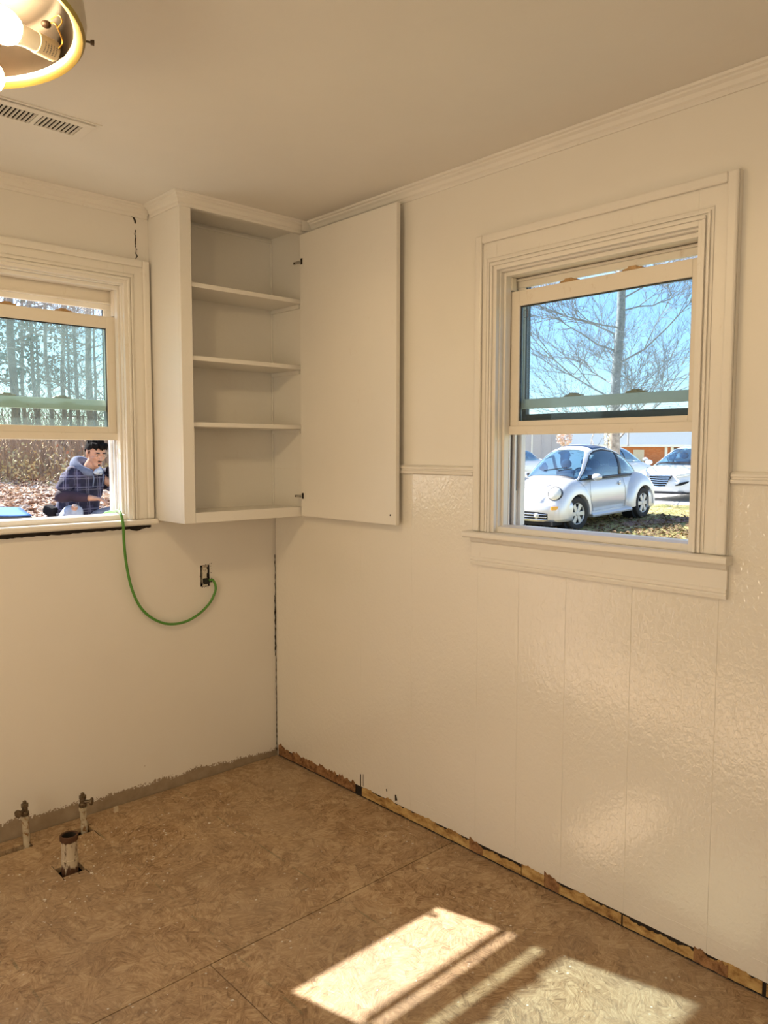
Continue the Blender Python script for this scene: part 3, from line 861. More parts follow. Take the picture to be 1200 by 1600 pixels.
# ------------------------------------------------------------------ ceiling lamp
LC = Vector((-1.789, -1.417, 0))
lamp = empty('ceiling_lamp', (LC.x, LC.y, CZ), label='round metal pan ceiling lamp with bare lit bulbs at top left', cat='lamp')
M_pan = plain('brushed_pan_metal', (0.52, 0.47, 0.38), 0.28, 0.9, var=0.1, scale=8)
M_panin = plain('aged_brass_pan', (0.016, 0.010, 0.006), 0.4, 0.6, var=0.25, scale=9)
MB().lathe([(0.287, 2.3165), (0.292, 2.3055), (0.303, 2.2995), (0.308, 2.3055)], 64, T(LC.x, LC.y, 0)).build('pan_lip', plain('yellow_brass_lip', (0.34, 0.25, 0.07), 0.35, 0.9, var=0.05), lamp, smooth=40, label='bright brass lip of the pan')
MB().lathe([(0.286, 2.317), (0.292, 2.306), (0.303, 2.300), (0.308, 2.306), (0.311, 2.33), (0.306, 2.375), (0.285, 2.405), (0.20, 2.425), (0.07, 2.435), (0.07, 2.44), (0.065, 2.508), (0.0, 2.509)], 64, T(LC.x, LC.y, 0)).build('pan', M_pan, lamp, smooth=40)
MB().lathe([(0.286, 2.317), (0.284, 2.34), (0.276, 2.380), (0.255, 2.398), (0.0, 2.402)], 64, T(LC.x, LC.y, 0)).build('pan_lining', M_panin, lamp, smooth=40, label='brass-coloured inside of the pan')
def onz(px, py, z):
    d = ray(px, py); t = (z - CAM.z) / d.z
    return CAM + d * t
# thumb screw
a = onz(131, 64, 2.316); d_ = Vector((a.x - LC.x, a.y - LC.y, 0)).normalized()
a = LC + d_ * 0.305 + Vector((0, 0, 2.316))
MB().tube([a, a + d_ * 0.015], 0.0022, 8).tube([a + d_ * 0.013, a + d_ * 0.020], [0.0045, 0.0055], 10).build('thumb_screw', plain('dark_steel', (0.12, 0.09, 0.06), 0.4, 0.8), lamp)
M_bulbw = plain('white_bulb_plastic', (0.80, 0.76, 0.66), 0.4, var=0.02)
M_socket = plain('beige_socket', (0.70, 0.60, 0.42), 0.45, var=0.05)
M_ink = plain('grey_ink', (0.12, 0.12, 0.14), 0.7)
me_ = Mat('lit_bulb_globe'); me_.n.remove(me_.b)
em = me_.new('Emission'); em.inputs[0].default_value = (1.0, 0.73, 0.40, 1); em.inputs[1].default_value = 170
me_.link(em.outputs[0], me_.out.inputs[0]); M_bulb = me_.m
def bulb(p_out, p_in):
    ax = (p_in - p_out).normalized(); L = (p_in - p_out).length
    q = ax.to_track_quat('Z', 'Y').to_matrix().to_4x4(); q.translation = p_out
    s = MB().lathe([(0.0, 0.0), (0.0185, 0.0), (0.0205, 0.003), (0.0205, L * 0.50), (0.0185, L * 0.52), (0.0, L * 0.52)], 20, q).build('socket', M_socket, lamp, smooth=30)
    MB().lathe([(0.0, L * 0.525), (0.0190, L * 0.525), (0.0195, L * 0.8), (0.024, L * 1.0), (0.0, L)], 20, q).build('bulb_collar', M_bulbw, lamp, smooth=30)
    g_ = MB().lathe([(0.0, L + 0.0005), (0.0245, L + 0.0005), (0.031, L + 0.014), (0.0335, L + 0.030), (0.031, L + 0.045), (0.022, L + 0.057), (0.010, L + 0.063), (0.0, L + 0.064)], 20, q).build('bulb_globe', M_bulb, lamp, smooth=True, label='glowing bulb globe')
    # rows of small print on the socket
    side = (CAM - (p_out + p_in) / 2).normalized(); side = (side - ax * side.dot(ax)).normalized(); t = ax.cross(side)
    random.seed(4); k = MB()
    for r_ in range(5):
        z = L * (0.10 + r_ * 0.07); u = -0.010
        while u < 0.009:
            l_ = random.uniform(0.001, 0.003); an = u / 0.0206; an2 = (u + l_) / 0.0206
            P = []
            for (aa, zz) in ((an, z), (an2, z), (an2, z + 0.0022), (an, z + 0.0022)):
                P.append(p_out + ax * zz + (side * math.cos(aa) + t * math.sin(aa)) * 0.02075)
            k.add(P, [(0, 1, 2, 3)]); u += l_ + 0.0012
    k.build('print', M_ink, s)
b1o, b1i = onz(86, 81, 2.330), onz(24, 50, 2.330)
bulb(b1o, b1i)
b2i = onz(-40, 104, 2.292); b2o = b2i + Vector((-0.11, -0.05, 0.02))
bulb(b2o, b2i)
# third socket on the far side and wires
bulb(LC + Vector((-0.21, -0.10, 2.325)), LC + Vector((-0.11, -0.05, 2.325)))
M_wire = plain('brass_wire', (0.55, 0.33, 0.08), 0.35, 0.8)
wp = [onz(92, 76, 2.322), onz(98, 66, 2.335), onz(92, 48, 2.35), onz(84, 36, 2.36), onz(70, 40, 2.37)]
MB().tube(smooth_path(wp), 0.0018, 6).tube(smooth_path([onz(90, 44, 2.35), onz(97, 34, 2.352), onz(92, 24, 2.36), onz(80, 30, 2.365)]), 0.0013, 6).build('wire', M_wire, lamp, smooth=True)
MB().ell(onz(72, 38, 2.362), (0.010, 0.010, 0.007)).build('wire_nut', plain('dark_nut', (0.04, 0.02, 0.01), 0.5), lamp)
# ------------------------------------------------------------------ outside: terrain
def interp(t, P):
    if t <= P[0][0]: return P[0][1]
    for (a, b), (c, d) in zip(P[:-1], P[1:]):
        if t <= c: return b + (d - b) * (t - a) / (c - a)
    return P[-1][1]
def sstep(a, b, t):
    t = max(0, min(1, (t - a) / (b - a))); return t * t * (3 - 2 * t)
def terr(x, y):
    zl = interp(y, [(0, -0.05), (1, 0.25), (3.0, 0.57), (5.5, 0.84), (10, 1.03), (20, 1.12), (70, 1.15)])
    zr = interp(x, [(0, -0.1), (10.7, 0.0), (13.2, 0.107), (17, 0.17), (22, 0.22), (60, 0.3)])
    a = math.degrees(math.atan2(y - CAM.y, x - CAM.x))
    k = sstep(42, 60, a)
    if x < CAM.x: k = 1
    return zr * (1 - k) + zl * k
M_ground = Mat('leafy_winter_ground').set(0.95, 0, 0.2)
g = M_ground.world(); m = M_ground
leaf = m.ramp(m.voro(g, 16, out='Color'), [(0.2, (0.22, 0.13, 0.085)), (0.5, (0.42, 0.29, 0.20)), (0.8, (0.62, 0.47, 0.36))])
straw = m.ramp(m.noise(g, 5, 6, 0.7), [(0.35, (0.30, 0.27, 0.10)), (0.5, (0.52, 0.43, 0.20)), (0.7, (0.62, 0.54, 0.30))])
straw = m.mix(m.ramp(m.noise(g, 0.9, 4, 0.6), [(0.50, 0.0), (0.62, 0.8)]), straw, (0.13, 0.17, 0.05))
sx = m.new('SeparateXYZ'); m.link(g, sx.inputs[0])
k = m.math('SUBTRACT', m.math('MULTIPLY', sx.outputs['X'], 1.0), m.math('MULTIPLY', sx.outputs['Y'], 0.9))
m.col(m.mix(m.ramp(m.math('MULTIPLY', m.math('ADD', k, 1.0), 0.2), [(0.0, 0.0), (1.0, 1.0)]), leaf, straw))
m.bump(m.noise(g, 30, 5, 0.7), 0.8, 0.03)
rows = []
NX, NY = 110, 110
for i in range(NX + 1):
    row = []
    for j in range(NY + 1):
        x = -30 + 120 * (i / NX); y = -10 + 110 * (j / NY)
        ins = (x < 0.2 and y < 0.2)
        row.append((x, y, terr(x, y) if not ins else -0.3))
    rows.append(row)
# finer grid close to the house
gm = MB().grid(rows)
tag(gm.build('ground', M_ground.m, smooth=True), kind='structure')

def gnd(x, y):
    """height of the ground mesh (bilinear on the same grid)"""
    fi = (x + 30) / 120 * NX; fj = (y + 10) / 110 * NY
    i, j = int(fi), int(fj); a, b = fi - i, fj - j
    h = lambda i_, j_: rows[i_][j_][2]
    return h(i, j) * (1 - a) * (1 - b) + h(i + 1, j) * a * (1 - b) + h(i, j + 1) * (1 - a) * b + h(i + 1, j + 1) * a * b

def strip(name, mat, pts0, pts1, n, lab, cat, dz=0.012, kind=None):
    rws = []
    for i in range(n + 1):
        t = i / n
        a = Vector(pts0[0]) * (1 - t) + Vector(pts0[1]) * t
        b = Vector(pts1[0]) * (1 - t) + Vector(pts1[1]) * t
        rws.append([(*(a * (1 - s) + b * s), gnd(*(a * (1 - s) + b * s)) + dz) for s in (0, 0.25, 0.5, 0.75, 1)])
    o = MB().grid(rws).build(name, mat, solid=0.02)
    tag(o, lab, cat, kind=kind)
    return o
M_conc = plain('pale_concrete', (0.55, 0.53, 0.50), 0.9, scale=3)
M_mulch = plain('red_brown_mulch', (0.24, 0.13, 0.10), 0.95, var=0.4, scale=30, bump=0.6, bscale=40)
def pxg(px, py):
    """point where the line of sight meets the ground"""
    d = ray(px, py); t = 3.0
    while t < 90:
        p = CAM + d * t
        if p.z <= gnd(p.x, p.y): return Vector((p.x, p.y))
        t += 0.05
    return Vector((p.x, p.y))
strip('driveway', M_conc, ((14.2, 20), (21.5, 20)), ((17.1, 3), (24.0, 1)), 10, None, None, 0.01, 'structure')
strip('mulch_path', M_mulch, ((12.0, 5.2), (19.0, 2.6)), ((11.6, 4.75), (18.4, 1.7)), 14, None, None, 0.012, 'structure')

# fallen leaves: real little blades
M_leaf = Mat('dry_leaf').set(0.8, 0, 0.3)
oi = M_leaf.world()
M_leaf.col(M_leaf.ramp(M_leaf.voro(oi, 5.5, out='Color'), [(0.12, (0.28, 0.14, 0.09)), (0.35, (0.52, 0.36, 0.26)), (0.6, (0.72, 0.56, 0.44)), (0.9, (0.82, 0.72, 0.60))]))
def leaves(name, n, sampler, size, mat, lab, seed):
    random.seed(seed); V, Fc = [], []
    for _ in range(n):
        x, y = sampler()
        z = gnd(x, y) + random.uniform(0.005, 0.05)
        s_ = size * random.uniform(0.5, 1.3); a = random.random() * 6.28
        c, s2 = math.cos(a) * s_, math.sin(a) * s_
        tx, ty = random.uniform(-0.5, 0.5) * s_, random.uniform(-0.5, 0.5) * s_
        i = len(V)
        V += [(x - c, y - s2, z), (x + s2 * 0.6, y - c * 0.6, z + tx), (x + c, y + s2, z + ty * 0.6), (x - s2 * 0.6, y + c * 0.6, z - ty + 0.01)]
        Fc += [(i, i + 1, i + 2), (i, i + 2, i + 3)]
    tag(MB().add(V, Fc).build(name, mat), lab, 'leaves', kind='stuff')
def samp_left():
    D = 4.0 + 16 * random.random() ** 0.9
    d = ray(random.uniform(-60, 190), 740)
    p = CAM + d * D
    return p.x, p.y
leaves('leaf_litter', 36000, samp_left, 0.040, M_leaf.m, 'thick tan and brown leaf litter behind the crouching man', 1)
def samp_right():
    while True:
        p = pxg(random.uniform(800, 1095), random.uniform(806, 850))
        if random.random() < 1: return p.x + random.uniform(-.3, .3), p.y + random.uniform(-.3, .3)
M_leafd = plain('brown_wet_leaf', (0.17, 0.10, 0.045), 0.8, var=0.5, scale=6)
random.seed(3)
leaves('fallen_leaves', 2600, samp_right, 0.045, M_leafd, 'brown leaves and stubble on lawn beside the silver car', 2)
M_blade = plain('straw_grass_blade', (0.42, 0.38, 0.13), 0.8, var=0.4, scale=3)
def grass():
    random.seed(9); V, Fc = [], []
    for _ in range(6000):
        p = pxg(random.uniform(880, 1095), random.uniform(790, 850))
        x, y = p.x + random.uniform(-.3, .3), p.y + random.uniform(-.3, .3); z = gnd(x, y)
        h = random.uniform(0.02, 0.06); i = len(V); a = random.random() * 6.28
        V += [(x, y, z), (x + 0.006 * math.cos(a), y + 0.006 * math.sin(a), z), (x + random.uniform(-.03, .03), y + random.uniform(-.03, .03), z + h)]
        Fc.append((i, i + 1, i + 2))
    tag(MB().add(V, Fc).build('lawn_grass', M_blade), 'straw-coloured winter lawn grass beyond the right window', 'grass', kind='stuff')
grass()

# ------------------------------------------------------------------ trees
M_bark = plain('grey_bark', (0.20, 0.16, 0.13), 0.9, var=0.35, scale=14, bump=0.8, bscale=30)
M_barkp = plain('pale_bark', (0.34, 0.29, 0.24), 0.9, var=0.4, scale=10, bump=0.8, bscale=30)
M_twig = plain('brown_twig', (0.36, 0.27, 0.20), 0.9, var=0.3, scale=2)
def tree(x, y, h, r, seed, lab, group=None, bt=0.34, bark=None, lean=(0, 0), first=0.25, nb=14, blen=0.42, lvl=3, mat_tw=None, base=None, droop=0.0):
    random.seed(seed)
    z0 = gnd(x, y) - 0.1
    root = empty('bare_tree', (x, y, z0 + 0.1), label=lab, cat='tree', group=group)
    P, Rr = [], []
    n = 9
    for i in range(n):
        t = i / (n - 1)
        P.append(Vector((x + lean[0] * t * h + random.uniform(-1, 1) * 0.05 * h * 0.1 * (i > 0), y + lean[1] * t * h + random.uniform(-1, 1) * 0.005 * h, z0 + h * t)))
        Rr.append(r * (1.25 if i == 0 else 1 - 0.75 * t))
    MB().tube(P, Rr, 10).build('trunk', bark or M_bark, root, smooth=True)
    br = MB()
    def branch(p, d, L, r_, lv):
        pts = [p]; q = p.copy(); dd = d.copy(); k = 5 if lv > 1 else 4
        for i in range(k):
            dd = (dd + Vector((random.uniform(-1, 1), random.uniform(-1, 1), random.uniform(-0.7, 0.9) - droop)) * 0.22).normalized()
            q = q + dd * L / k; pts.append(q.copy())
        br.tube(pts, [r_ * (1 - 0.8 * i / k) for i in range(k + 1)], 5 if lv > 2 else 3, cap=False)
        if lv > 1:
            for i in range(1, k + 1):
                for _ in range(2 if i > 1 else 1):
                    nd = (dd + Vector((random.uniform(-1, 1), random.uniform(-1, 1), random.uniform(-0.5, 0.9))) * 0.9).normalized()
                    branch(pts[i], nd, L * random.uniform(0.35, 0.6), r_ * (1 - 0.8 * i / k) * 0.6 + 0.003, lv - 1)
    for i in range(nb):
        t = first + (0.97 - first) * (i + random.random() * 0.5) / nb
        f = t * (n - 1); j = min(int(f), n - 2); p = P[j].lerp(P[j + 1], f - j)
        a = random.random() * 6.28
        d = Vector((math.cos(a), math.sin(a), random.uniform(0.05, 0.6))).normalized()
        branch(p, d, h * blen * (1.1 - 0.7 * t) * random.uniform(0.7, 1.1), r * (1 - 0.7 * t) * bt, lvl)
    br.build('branches', mat_tw or bark or M_bark, root)
    return root
def at(px, D):
    p = CAM + ray(px, 706) * D
    return p.x, p.y
# the big tree seen through the right window
x, y = at(957, 25)
tree(x, y, 15, 0.19, 42, 'tall bare tree with thick trunk behind the silver car', bark=M_barkp, lean=(0.012, -0.008), first=0.10, nb=34, blen=0.34, lvl=4, bt=0.22)
# woodland behind the man
wt = [(-20, 15, 12, 0.09), (24, 19, 13, 0.11), (56, 24, 12, 0.07), (80, 16, 10, 0.045), (104, 30, 13, 0.10), (122, 21, 11, 0.06), (144, 26, 13, 0.13), (172, 22, 12, 0.06), (40, 36, 14, 0.10), (152, 15, 5, 0.035), (110, 14, 4.5, 0.03)]
labs = {0: 'near bare trunk at the far left edge of the woods', 1: 'stout bare trunk in the woods left of the man', 6: 'bare trunk rising just above the crouching man'}
for i, (px, D, h, r) in enumerate(wt):
    x, y = at(px, D)
    tree(x, y, h, r, 60 + i, labs.get(i, 'slender bare tree among the brown woods behind the man'), 'bare woodland trees' if i not in labs else None, first=0.14, nb=11, blen=0.32, lvl=3, bark=(M_barkp if i % 3 == 0 else M_bark))
# evergreen masses far behind the woods: small leaf clusters on a trunk
M_ever = plain('dull_evergreen_leaf', (0.11, 0.13, 0.09), 0.8, var=0.4, scale=1.5)
def bushy(name, px, D, h, r, mat, lab, seed, n=1800, leaf_=0.10, zc=0.6, rz=0.42, cat='tree', trunk=0.10):
    x, y = at(px, D); z0 = gnd(x, y) - 0.05
    root = empty(name, (x, y, z0 + 0.05), label=lab, cat=cat)
    random.seed(seed)
    MB().tube([(x, y, z0), (x + 0.05, y, z0 + h * 0.5), (x, y + 0.05, z0 + h * 0.85)], [trunk, trunk * 0.7, trunk * 0.2], 8).build('trunk', M_bark, root, smooth=True)
    V, Fc = [], []
    for _ in range(n):
        th = random.random() * 6.28; ph = math.acos(random.uniform(-1, 1)); q = random.uniform(0.45, 1) ** 0.6
        nn = 0.8 + 0.35 * noise.noise(Vector((math.cos(th) * 1.5, math.sin(th) * 1.5, ph * 1.5 + seed)))
        p = Vector((x + r * nn * q * math.sin(ph) * math.cos(th), y + r * nn * q * math.sin(ph) * math.sin(th), z0 + h * zc + h * rz * nn * q * math.cos(ph)))
        a, b = Vector([random.uniform(-1, 1) for _ in range(3)]).normalized() * leaf_, Vector([random.uniform(-1, 1) for _ in range(3)]).normalized() * leaf_ * 0.6
        i = len(V); V += [p - a, p + b, p + a, p - b]; Fc += [(i, i + 1, i + 2, i + 3)]
    tag(MB().add(V, Fc).build('foliage', mat, root), kind='stuff')
    return root
bushy('evergreen_tree', -10, 24, 8.5, 2.2, M_ever, 'dull evergreen tree at the far left beyond the woods', 5, 1100, 0.11)
bushy('evergreen_tree', 62, 38, 8.5, 2.6, M_ever, 'distant dull evergreen crown between the bare trunks', 6, 900, 0.13, zc=0.62, rz=0.3)
M_blush = plain('pale_dry_foliage', (0.66, 0.50, 0.42), 0.8, var=0.4, scale=3)
bushy('ornamental_tree', 882, 34, 2.5, 0.42, M_blush, 'small tree with pale pinkish dry leaves between far buildings', 7, 700, 0.05, zc=0.78, rz=0.22, trunk=0.04)
bushy('ivy_bush', 948.5, 24.4, 3.4, 0.14, plain('pale_ivy_leaf', (0.62, 0.58, 0.46), 0.8, var=0.4, scale=3), 'pale narrow vine growing beside the thick bare trunk', 8, 500, 0.04, zc=0.55, rz=0.45, trunk=0.02, cat='shrub')

# brush: a tangle of stems with small leaves
def brush():
    random.seed(77); mb = MB()
    for _ in range(1700):
        D = random.uniform(11.5, 17); px = random.uniform(-80, 210)
        x, y = at(px, D); z = gnd(x, y)
        h = random.uniform(0.25, 1.5) * (1.0 if random.random() < 0.75 else 1.5)
        ln = random.uniform(-0.5, 0.5); ln2 = random.uniform(-0.4, 0.4)
        mb.tube([(x, y, z - 0.02), (x + ln * h * 0.4, y + ln2 * h * 0.4, z + h * 0.6), (x + ln * h, y + ln2 * h, z + h)], [random.uniform(0.005, 0.013), 0.005, 0.002], 3, cap=False)
    tag(mb.build('brush_stems', M_twig), 'tangled brown brush stems at the foot of the woods', 'brush', kind='stuff')
    V, Fc = [], []
    for _ in range(6500):
        D = random.uniform(11.0, 16); px = random.uniform(-80, 210)
        x, y = at(px, D); z = gnd(x, y) + abs(random.gauss(0, 0.30))
        a, b = Vector([random.uniform(-1, 1) for _ in range(3)]).normalized() * 0.028, Vector([random.uniform(-1, 1) for _ in range(3)]).normalized() * 0.022
        p = Vector((x, y, z + 0.03)); i = len(V); V += [p - a, p + b, p + a, p - b]; Fc += [(i, i + 1, i + 2, i + 3)]
    mm = Mat('brush_leaf').set(0.8, 0, 0.3); gg = mm.world()
    mm.col(mm.ramp(mm.voro(gg, 1.6, out='Color'), [(0.2, (0.38, 0.18, 0.11)), (0.4, (0.46, 0.36, 0.20)), (0.6, (0.50, 0.45, 0.24)), (0.85, (0.62, 0.50, 0.36))]))
    tag(MB().add(V, Fc).build('brush_leaves', mm.m), 'olive and russet leaves clinging to the brush', 'brush', kind='stuff')
brush()

# ------------------------------------------------------------------ blue board on trestles
M_blue = plain('blue_tarp', (0.07, 0.20, 0.52), 0.45, var=0.15, scale=6, bump=0.4, bscale=8)
z_b = 0.975
def atz(px, py, z):
    d = ray(px, py); t = (z - CAM.z) / d.z
    return CAM + d * t
A = [atz(50, 805, z_b), atz(31, 792.5, z_b), atz(-60, 791, z_b), atz(-60, 807.5, z_b)]
cxy = sum((q for q in A), Vector()) / 4
bt = empty('work_table', (cxy.x, cxy.y, gnd(cxy.x, cxy.y)), label='blue sheet spread on low trestle table outside the left window', cat='table')
rws = []
for i in range(13):
    t = i / 12; row = []
    for j in range(7):
        s_ = j / 6
        p = (A[0] * (1 - t) + A[3] * t) * (1 - s_) + (A[1] * (1 - t) + A[2] * t) * s_
        row.append((p.x, p.y, z_b + 0.004 * noise.noise(p * 6)))
    rws.append(row)
MB().grid(rws).build('sheet', M_blue, bt, smooth=True, solid=0.004)
n_ = [(q.x, q.y) for q in A]
MB().prism(n_, lambda a, b: (a, b, z_b - 0.045), lambda a, b: (a, b, z_b - 0.012)).build('table_top', plain('dark_table_edge', (0.06, 0.06, 0.07), 0.7), bt)
for q in A:
    c = q.lerp(cxy, 0.12); zz = gnd(c.x, c.y)
    MB().tube([(c.x, c.y, zz - 0.02), (c.x, c.y, z_b - 0.045)], 0.02, 8).build('leg', M_bark, bt)

# ------------------------------------------------------------------ far buildings
M_white = plain('white_painted_board', (0.86, 0.86, 0.86), 0.6, var=0.03)
M_lav = plain('grey_metal_siding', (0.46, 0.45, 0.52), 0.5, var=0.04)
M_roofw = plain('pale_metal_roof', (0.85, 0.86, 0.86), 0.5, var=0.03)
M_doorc = plain('cream_door', (0.66, 0.58, 0.46), 0.6)
M_winb = plain('dark_window_glass', (0.05, 0.07, 0.09), 0.1)
M_brick = Mat('brick_pier_face').set(0.9, 0, 0.2)
tc = M_brick.obj(); bk = M_brick.new('TexBrick'); M_brick.link(M_brick.mapping(tc, (1, 1, 1), (R(90), 0, 0)), bk.inputs[0])
bk.inputs['Color1'].default_value = (0.55, 0.17, 0.06, 1); bk.inputs['Color2'].default_value = (0.62, 0.22, 0.09, 1); bk.inputs['Mortar'].default_value = (0.35, 0.22, 0.15, 1)
bk.inputs['Scale'].default_value = 4; M_brick.col(bk.outputs[0]); M_brick = M_brick.m
def frame_at(px, D, px2, D2):
    a = Vector((*at(px, D), 0)); b = Vector((*at(px2, D2), 0)); e = (b - a); L = e.length; e.normalize(); nrm = Vector((-e.y, e.x, 0))
    if nrm.dot(a - CAM) < 0: nrm = -nrm
    return (lambda u, d, z: tuple(a + e * u + nrm * d + Vector((0, 0, z)))), L
F1, L1 = frame_at(893, 55, 1130, 55)
uf = lambda px: (Vector((*at(px, 55), 0)) - Vector((*at(893, 55), 0))).length
zz = lambda py, D: CAM.z - (py - 706.5) / FPX * D
bz = 0.2
b1 = empty('long_building', F1(L1 / 2, 0, bz), label='long low brick building with deep pale roof fascia behind cars', cat='building')
zt, zb_, zr_ = zz(697.5, 55), zz(720, 55), zz(671, 55)
MB().box(uf(965), L1, 0.0, 0.5, bz, zt + 0.1, F=F1).build('brick_wall', M_brick, b1)
MB().box(-2, uf(965), 0.0, 0.5, bz, zt + 0.1, F=F1).build('block_wall', M_white, b1)
MB().prism([(-0.25, zt), (-0.25, zt + 0.10), (0.7, zz(660, 55)), (7, zz(660, 55)), (7, zt)], lambda d, z: F1(-2.5, d, z), lambda d, z: F1(L1 + 1, d, z)).build('roof', M_roofw, b1)
MB().box(-2.5, L1 + 1, -0.30, -0.25, zt - 0.05, zt + 0.13, F=F1).build('gutter', M_white, b1)
for px in (1040, 1049.5, 1066):
    u = uf(px); MB().box(u - 0.09, u + 0.09, -0.12, 0, bz, zt - 0.05, F=F1).build('post', M_white, b1)
MB().box(uf(989), uf(1006), -0.06, 0, bz, zz(703, 55), F=F1).build('door', M_doorc, b1)
MB().box(uf(1051.5), uf(1063), -0.05, 0, bz + 0.6, zz(700, 55), F=F1).build('window', M_winb, b1)
u = uf(979); MB().box(u - 0.06, u + 0.06, -0.34, -0.30, zt, zz(661, 55), F=F1).build('downpipe', M_lav, b1)
F2, L2 = frame_at(780, 42, 877, 42)
b2 = empty('metal_shed', F2(L2 / 2, 0, bz), label='grey lavender metal-sided shed at the left behind the cars', cat='building')
MB().box(0, L2, 0, 3, bz, zz(662, 42), F=F2).build('wall', M_lav, b2)
k = 0; u = 0.12
while u < L2 - 0.1:
    MB().box(u - 0.03, u + 0.03, -0.035, 0, bz, zz(662, 42), F=F2).build('seam', M_roofw if k % 3 == 0 else M_lav, b2); u += 0.55; k += 1
MB().box(-0.1, L2 + 0.1, -0.15, 3.1, zz(662, 42), zz(658, 42), F=F2).build('roof', M_roofw, b2)
# ------------------------------------------------------------------ cars
def carpaint(name, c, metal=0.0, rough=0.3):
    m = Mat(name).set(rough, metal, 0.5, coat=0.7)
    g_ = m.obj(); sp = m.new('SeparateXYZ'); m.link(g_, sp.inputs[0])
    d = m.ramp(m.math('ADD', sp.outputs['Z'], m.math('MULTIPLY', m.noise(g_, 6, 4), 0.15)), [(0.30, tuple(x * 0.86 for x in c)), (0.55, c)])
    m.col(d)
    return m.m
M_silver = carpaint('silver_car_paint', (0.70, 0.69, 0.69), 0.30, 0.30)
M_whitecar = carpaint('white_car_paint', (0.78, 0.79, 0.80), 0.0, 0.25)
M_tyre = plain('tyre_rubber', (0.035, 0.030, 0.026), 0.85)
M_rim = plain('alloy_rim', (0.62, 0.60, 0.56), 0.4, 0.4)
M_hole = plain('wheel_well_black', (0.012, 0.012, 0.014), 0.9)
M_trimb = plain('black_car_trim', (0.02, 0.022, 0.03), 0.4)
M_chrome = plain('chrome_strip', (0.8, 0.8, 0.82), 0.12, 1.0, bump=0)
M_lens = plain('clear_lamp_lens', (0.74, 0.74, 0.68), 0.12, 0.0, coat=1, var=0.1, scale=14)
M_amber = plain('amber_lens', (0.85, 0.40, 0.04), 0.2, coat=1)
M_seat = plain('blue_grey_seat', (0.05, 0.09, 0.16), 0.8)
mg = Mat('car_window_glass'); mg.n.remove(mg.b)
tr = mg.new('BsdfTransparent'); tr.inputs[0].default_value = (0.42, 0.60, 0.72, 1)
gl = mg.new('BsdfGlossy'); gl.inputs['Roughness'].default_value = 0.02; gl.inputs[0].default_value = (0.85, 0.95, 1, 1)
fr = mg.new('Fresnel'); fr.inputs[0].default_value = 1.7
mx = mg.new('MixShader'); mg.link(mg.math('MULTIPLY_ADD', fr.outputs[0], 1.0, 0.10), mx.inputs[0]); mg.link(tr.outputs[0], mx.inputs[1]); mg.link(gl.outputs[0], mx.inputs[2]); mg.link(mx.outputs[0], mg.out.inputs[0])
M_cglass = mg.m

def lerpP(P, t):
    return interp(t, P)

def wheel(parent, X, Y, r, side, steer=0.0, spokes=6, wd=0.20):
    """side = +1 left; wheel is a part with its rim as sub-part"""
    q = Matrix.Translation((X, Y, r)) @ Matrix.Rotation(steer, 4, 'Z') @ Matrix.Rotation(-PI / 2 * side, 4, 'X')
    # local z of the lathe points outward
    rr = r * 0.66
    ty = MB().lathe([(rr, -wd), (r * 0.93, -wd), (r, -wd + 0.03), (r, -0.035), (r * 0.975, -0.01), (r * 0.90, 0.004), (rr * 1.08, 0.0), (rr, -0.012)], 36, q).build('tyre', M_tyre, parent, smooth=35, local=True)
    MB().lathe([(rr, -wd + 0.02), (rr, -0.016), (rr * 0.97, -0.008), (rr * 0.90, -0.022), (rr * 0.90, -0.05)], 36, q).build('rim', M_rim, ty, smooth=35, local=True)
    MB().lathe([(0, -0.07), (rr * 0.96, -0.07)], 24, q).build('brake_shade', M_hole, ty, local=True)
    sp = MB()
    for k in range(spokes):
        a = 2 * PI * k / spokes; m_ = q @ Matrix.Rotation(a, 4, 'Z')
        P = [(rr * 0.08, -rr * 0.17), (rr * 0.93, -rr * 0.24), (rr * 0.93, rr * 0.24), (rr * 0.08, rr * 0.17)]
        sp.prism(P, lambda x, y: m_ @ Vector((x, y, -0.030)), lambda x, y: m_ @ Vector((x, y * 0.85, -0.010)))
    sp.lathe([(0.0, -0.002), (rr * 0.20, -0.003), (rr * 0.26, -0.012), (rr * 0.26, -0.03)], 18, q)
    sp.build('spokes', M_rim, ty, bevel=0.004, local=True)

def surf_car(root, paint_, spec):
    """lower hull: loft of cross-sections along X"""
    top, wid = spec['top'], spec['wid']
    x0, x1 = spec['rear'], spec['front']
    rows_ = []
    N = 46
    for i in range(N + 1):
        t = i / N
        X = x0 + (x1 - x0) * (0.5 - 0.5 * math.cos(PI * t))
        zt = lerpP(top, X); wb = lerpP(wid, X)
        zs = lerpP(spec['sill'], X)
        zm = zs + (zt - zs) * 0.55
        pts = []
        half = [(wb * 0.90, zs), (wb * 0.985, zs + 0.05), (wb, zm - 0.08), (wb * 0.992, zm + 0.06), (wb * 0.95, zs + (zt - zs) * 0.86), (wb * 0.86, zt - 0.045 * (zt - zs) / 0.6), (wb * 0.62, zt - 0.012), (wb * 0.3, zt), (0, zt + 0.002)]
        pts = [(X, y, z) for (y, z) in half] + [(X, -y, z) for (y, z) in half[-2::-1]]
        rows_.append(pts)
    mb = MB().grid(rows_)
    for rw in (rows_[0], rows_[-1]):
        mb.add(rw, [tuple(range(len(rw)))])
    mb.grid([[r_[0] for r_ in rows_], [r_[-1] for r_ in rows_]])
    return mb.build('body_shell', paint_, root, smooth=50, local=True, merge=True)

